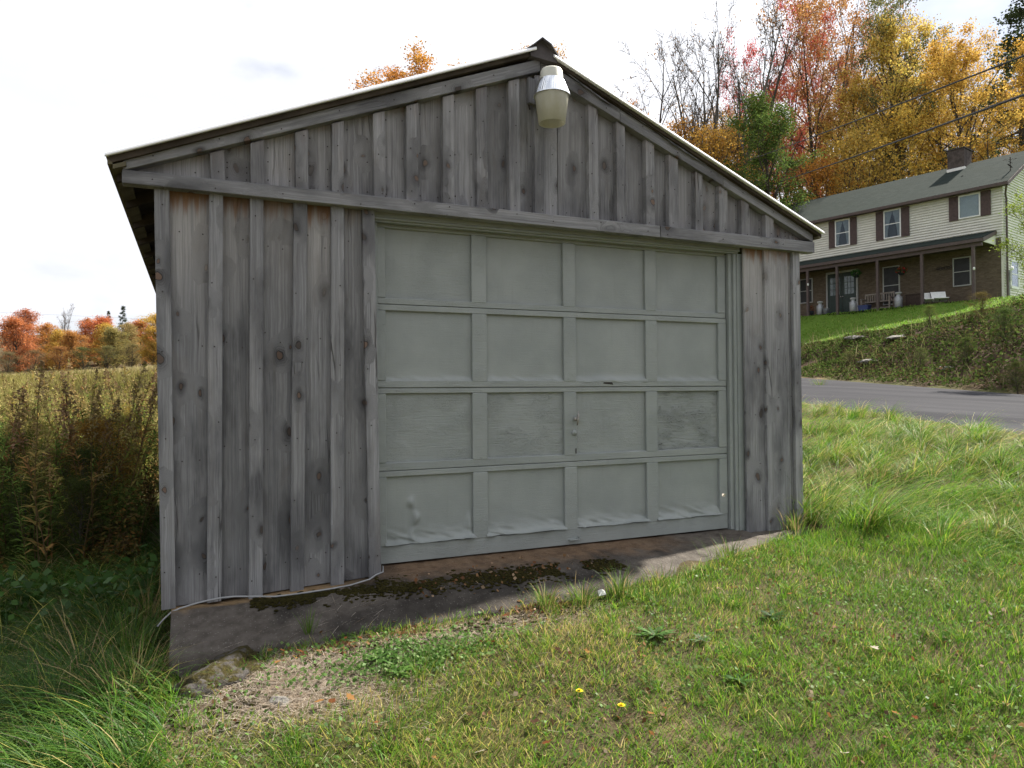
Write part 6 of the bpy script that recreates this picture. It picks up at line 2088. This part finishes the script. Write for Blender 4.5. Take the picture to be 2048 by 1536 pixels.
for px, D, hgt_, cc_, lb in SHR:
    p = at_d(px, 800, D)
    x_, y_ = min(float(p[0]), -.95), float(p[1])
    o = empty('shrub', (x_, y_, zt1(x_, y_)), wr_.uniform(0, 6.28))
    tag(o, lb, 'shrub', 'shrubs in the brush left of the garage')
    s = .74 * hgt_ / PH['low']
    for nm, me in zip(('stems', 'foliage'), PR['low']):
        c_ = link_mesh(nm, me, o)
        c_.scale = (s * 1.15, s * 1.15, s)
        c_.color = cc_ + (1,)
# dense understory of the brush
n = 95000
px_ = grs.uniform(-260, 345, n); D_ = 6.2 + 10 * grs.uniform(0, 1, n) ** 1.4
d0 = (px_ - 1024) / F_PX
x = CAM[0] + D_ * (CR[0] * d0 + CF[0]); y = CAM[1] + D_ * (CR[1] * d0 + CF[1])
ok = (x < -.42) & (y > 1.9 + .35 * np.sin(x * 2.3))
x, y = x[ok], y[ok]
dn = fbm(x * 1.1, y * 1.1, 161)
top = .68 * (.15 + 1.9 * sstep(.25, .75, fbm(x * .8, y * .8, 165)) * (.5 + .5 * dn)) * np.clip(.4 + (y - 1.9) * .6, .4, 1)
z = zt(x, y) + grs.uniform(0, 1, len(x)) ** .8 * top
tn = fbm(x * .9 + 5, y * .9, 163)
c = np.where((tn > .52)[:, None], pick([(.08, .12, .028), (.11, .16, .038), (.15, .18, .05)], len(x), grs), pick([(.15, .11, .045), (.10, .07, .035), (.22, .17, .05), (.09, .10, .03), (.24, .13, .04)], len(x), grs))
us = diamonds(np.c_[x, y, z], grs.uniform(.022, .060, len(x)), grs, c, narrow=.45)
ns = 2600
sel = grs.choice(len(x), ns)
tw = blades(np.c_[x[sel], y[sel], zt(x[sel], y[sel])], top[sel] * grs.uniform(.7, 1.25, ns), grs.uniform(.004, .008, ns), grs.uniform(0, 6.28, ns), grs.uniform(0, .3, ns), grs.uniform(.2, .9, ns), pick([(.14, .09, .05), (.20, .14, .08), (.09, .06, .04)], ns, grs), 3)
V, F, C = merge([us, tw])
o = link_mesh('brush_understory', np_mesh('brush_understory', V, F, WEED, C * .62))  # leaf and stem colours scaled down to paint in the garage's shade
tag(o, 'dense tangle of low leaves and stems left of the garage, darkened by painted shade', 'brush', kind='stuff')
# a few broad leaves in front of the brush
n = 700
x = grs.uniform(-2.6, -.25, n); y = 1.5 + grs.normal(0, .25, n) + .3 * np.sin(x * 3)
z = zt(x, y) + grs.uniform(.08, .38, n)
bl_ = diamonds(np.c_[x, y, z], grs.uniform(.03, .085, n), grs, pick([(.06, .13, .03), (.08, .16, .04), (.05, .10, .03)], n, grs), narrow=.8)
tag(link_mesh('leafy_ground_cover', np_mesh('leafy_ground_cover', bl_[0], bl_[1], GRASS, bl_[2])), 'broad green leaves at the foot of the brush left of the garage', 'ground cover', kind='stuff')

# ---- fallen leaves
def fallen_mesh(seed):
    rs = np.random.RandomState(seed)
    npt = 14; V = [(0, 0, .004)]; F = []
    for k in range(npt):
        th = 2 * math.pi * k / npt
        r = .026 * (1.0 if k % 2 else .62) * rs.uniform(.8, 1.2) * (1.25 if k == 0 else 1)
        V.append((r * math.cos(th) * 1.25, r * math.sin(th), .004 + .010 * rs.uniform(-.2, 1) * (r / .03) ** 2))
    for k in range(npt):
        F.append((0, 1 + k, 1 + (k + 1) % npt))
    return np_mesh('fallen_leaf', np.array(V), np.array(F), LEAF, np.ones((len(V), 3)))


FM = [fallen_mesh(i) for i in range(4)]
KINDS = [((.17, .065, .03, 1), 'fallen reddish brown leaf lying in the grass'), ((.30, .16, .06, 1), 'fallen tan orange leaf lying in the grass'), ((.08, .045, .03, 1), 'fallen dark brown curled leaf lying in the grass'), ((.50, .44, .36, 1), 'fallen pale bleached leaf lying in the grass')]
LP = [(1520, 1386, 3), (1070, 1445, 2), (1258, 1430, 2), (1830, 1440, 0), (1945, 1455, 0), (1790, 1430, 1), (1700, 1190, 0), (1115, 1300, 2), (1440, 1262, 1), (1980, 1250, 0), (960, 1500, 3), (870, 1510, 1), (640, 1405, 1), (665, 1400, 0), (700, 1395, 1), (1330, 1410, 0), (1300, 1420, 1), (1175, 1300, 1), (1500, 1330, 0), (1610, 1440, 2), (1690, 1500, 3), (1880, 1340, 1), (1750, 1300, 3), (1900, 1200, 2), (1380, 1480, 2), (1095, 1490, 0), (1040, 1400, 1), (940, 1420, 2), (800, 1440, 0), (540, 1300, 1), (565, 1305, 0), (590, 1315, 1), (555, 1325, 1), (600, 1300, 0), (690, 1280, 0), (705, 1285, 1), (720, 1278, 0), (1010, 1235, 0), (1030, 1245, 1), (1580, 1190, 1), (2010, 1400, 1), (1930, 1130, 0)]
for px, py, k in LP:
    p = at_z(px, py, -.2)
    for _ in range(4):
        p = at_z(px, py, zt1(p[0], p[1]) + .03)
    x_, y_ = float(p[0]), float(p[1])
    o = link_mesh('fallen_leaf', FM[int(trs.randint(4))], None, (x_, y_, zt1(x_, y_) + trs.uniform(.018, .04)), (trs.uniform(-.4, .4), trs.uniform(-.4, .4), trs.uniform(0, 6.28)))
    sc_ = trs.uniform(.5, .95); o.scale = (sc_, sc_, sc_)
    o.color = KINDS[k][0]
    tag(o, KINDS[k][1], 'leaf', 'fallen leaves, ' + ['reddish', 'tan', 'dark brown', 'bleached'][k])
# brown litter gathered at the foot of the apron
n = 520
x = np.r_[grs.normal(.62, .10, 150), grs.normal(1.05, .10, 110), grs.normal(1.85, .12, 140), grs.uniform(1.2, 2.4, 120)]
y = np.r_[grs.normal(-.70, .06, 150), grs.normal(-.72, .05, 110), grs.normal(-.76, .05, 140), np.interp(grs.uniform(1.2, 2.4, 120), AP_X, AP_YB) + grs.normal(.1, .1, 120)]
ona = (y > apron_front(x)) & (x > -.11)
z = np.where(ona, apron_z(x, y), zt(x, y)) + grs.uniform(.003, .02, n)
lt = diamonds(np.c_[x, y, z], grs.uniform(.012, .035, n), grs, pick([(.22, .10, .045), (.30, .17, .08), (.15, .08, .04), (.38, .26, .16)], n, grs), narrow=.8)
lx_, ly_ = scatter(3400, -.1, 6.8, -3.6, -.2)
kk_ = free(lx_, ly_) & inview(lx_, ly_, np.full(len(lx_), -.2)) & (fbm(lx_ * 1.9, ly_ * 1.9, 171) > .50)
lx_, ly_ = lx_[kk_], ly_[kk_]
lt2 = diamonds(np.c_[lx_, ly_, zt(lx_, ly_) + grs.uniform(.006, .045, len(lx_))], grs.uniform(.010, .034, len(lx_)), grs, pick([(.16, .075, .035), (.26, .15, .075), (.09, .05, .03), (.36, .28, .20), (.22, .10, .04)], len(lx_), grs), narrow=.75)
lt = merge([lt, lt2])
tag(link_mesh('leaf_litter', np_mesh('leaf_litter', lt[0], lt[1], GRASS, lt[2])), 'brown leaf litter along the apron foot and scattered through the lawn', 'leaf litter', kind='stuff')
# scrap of white paper at the apron edge
p = at_z(1203, 1179, -.10)
mb = MB(); mb.v = [(-.025, -.012, 0), (.022, -.016, .006), (.028, .010, .022), (-.018, .014, .026), (0, 0, .034), (-.025, -.012, -.002), (.022, -.016, .004), (.028, .010, .020), (-.018, .014, .024), (0, 0, .030)]
mb.f = [(0, 1, 4), (1, 2, 4), (2, 3, 4), (3, 0, 4), (6, 5, 9), (7, 6, 9), (8, 7, 9), (5, 8, 9), (0, 5, 6, 1), (1, 6, 7, 2), (2, 7, 8, 3), (3, 8, 5, 0)]
sp_ = mb.build('paper_scrap', WHITE, None, (float(p[0]), float(p[1]), max(zt1(p[0], p[1]), float(apron_z(p[0], p[1]))) + .012))
tag(sp_, 'small crumpled white paper scrap between the apron tufts', 'litter')
# pale moth flying in front of the door
p = at_y(1447, 993, -.25)
mo = tag(empty('moth', tuple(float(c_) for c_ in p)), 'small pale moth in flight before the door\'s lower right corner', 'moth')
MW = plain('moth_wing', (.55, .50, .42), .8, .2, var=.15, scale=60)
MB().tube([(-.012, 0, -.002), (0, 0, 0), (.012, 0, .002)], [.001, .0028, .0015], 6).build('body', MW, mo, smooth=True)
for sg in (-1, 1):
    mb = MB(); mb.v = [(.008, 0, .002), (.016, sg * .010, .018), (.002, sg * .014, .022), (-.010, sg * .008, .010), (-.006, 0, 0)]
    mb.v += [(a, b + .0006, c_) for a, b, c_ in mb.v]
    mb.f = [(0, 1, 2, 3, 4), (9, 8, 7, 6, 5)]
    mb.build('wing', MW, mo, recalc=False)
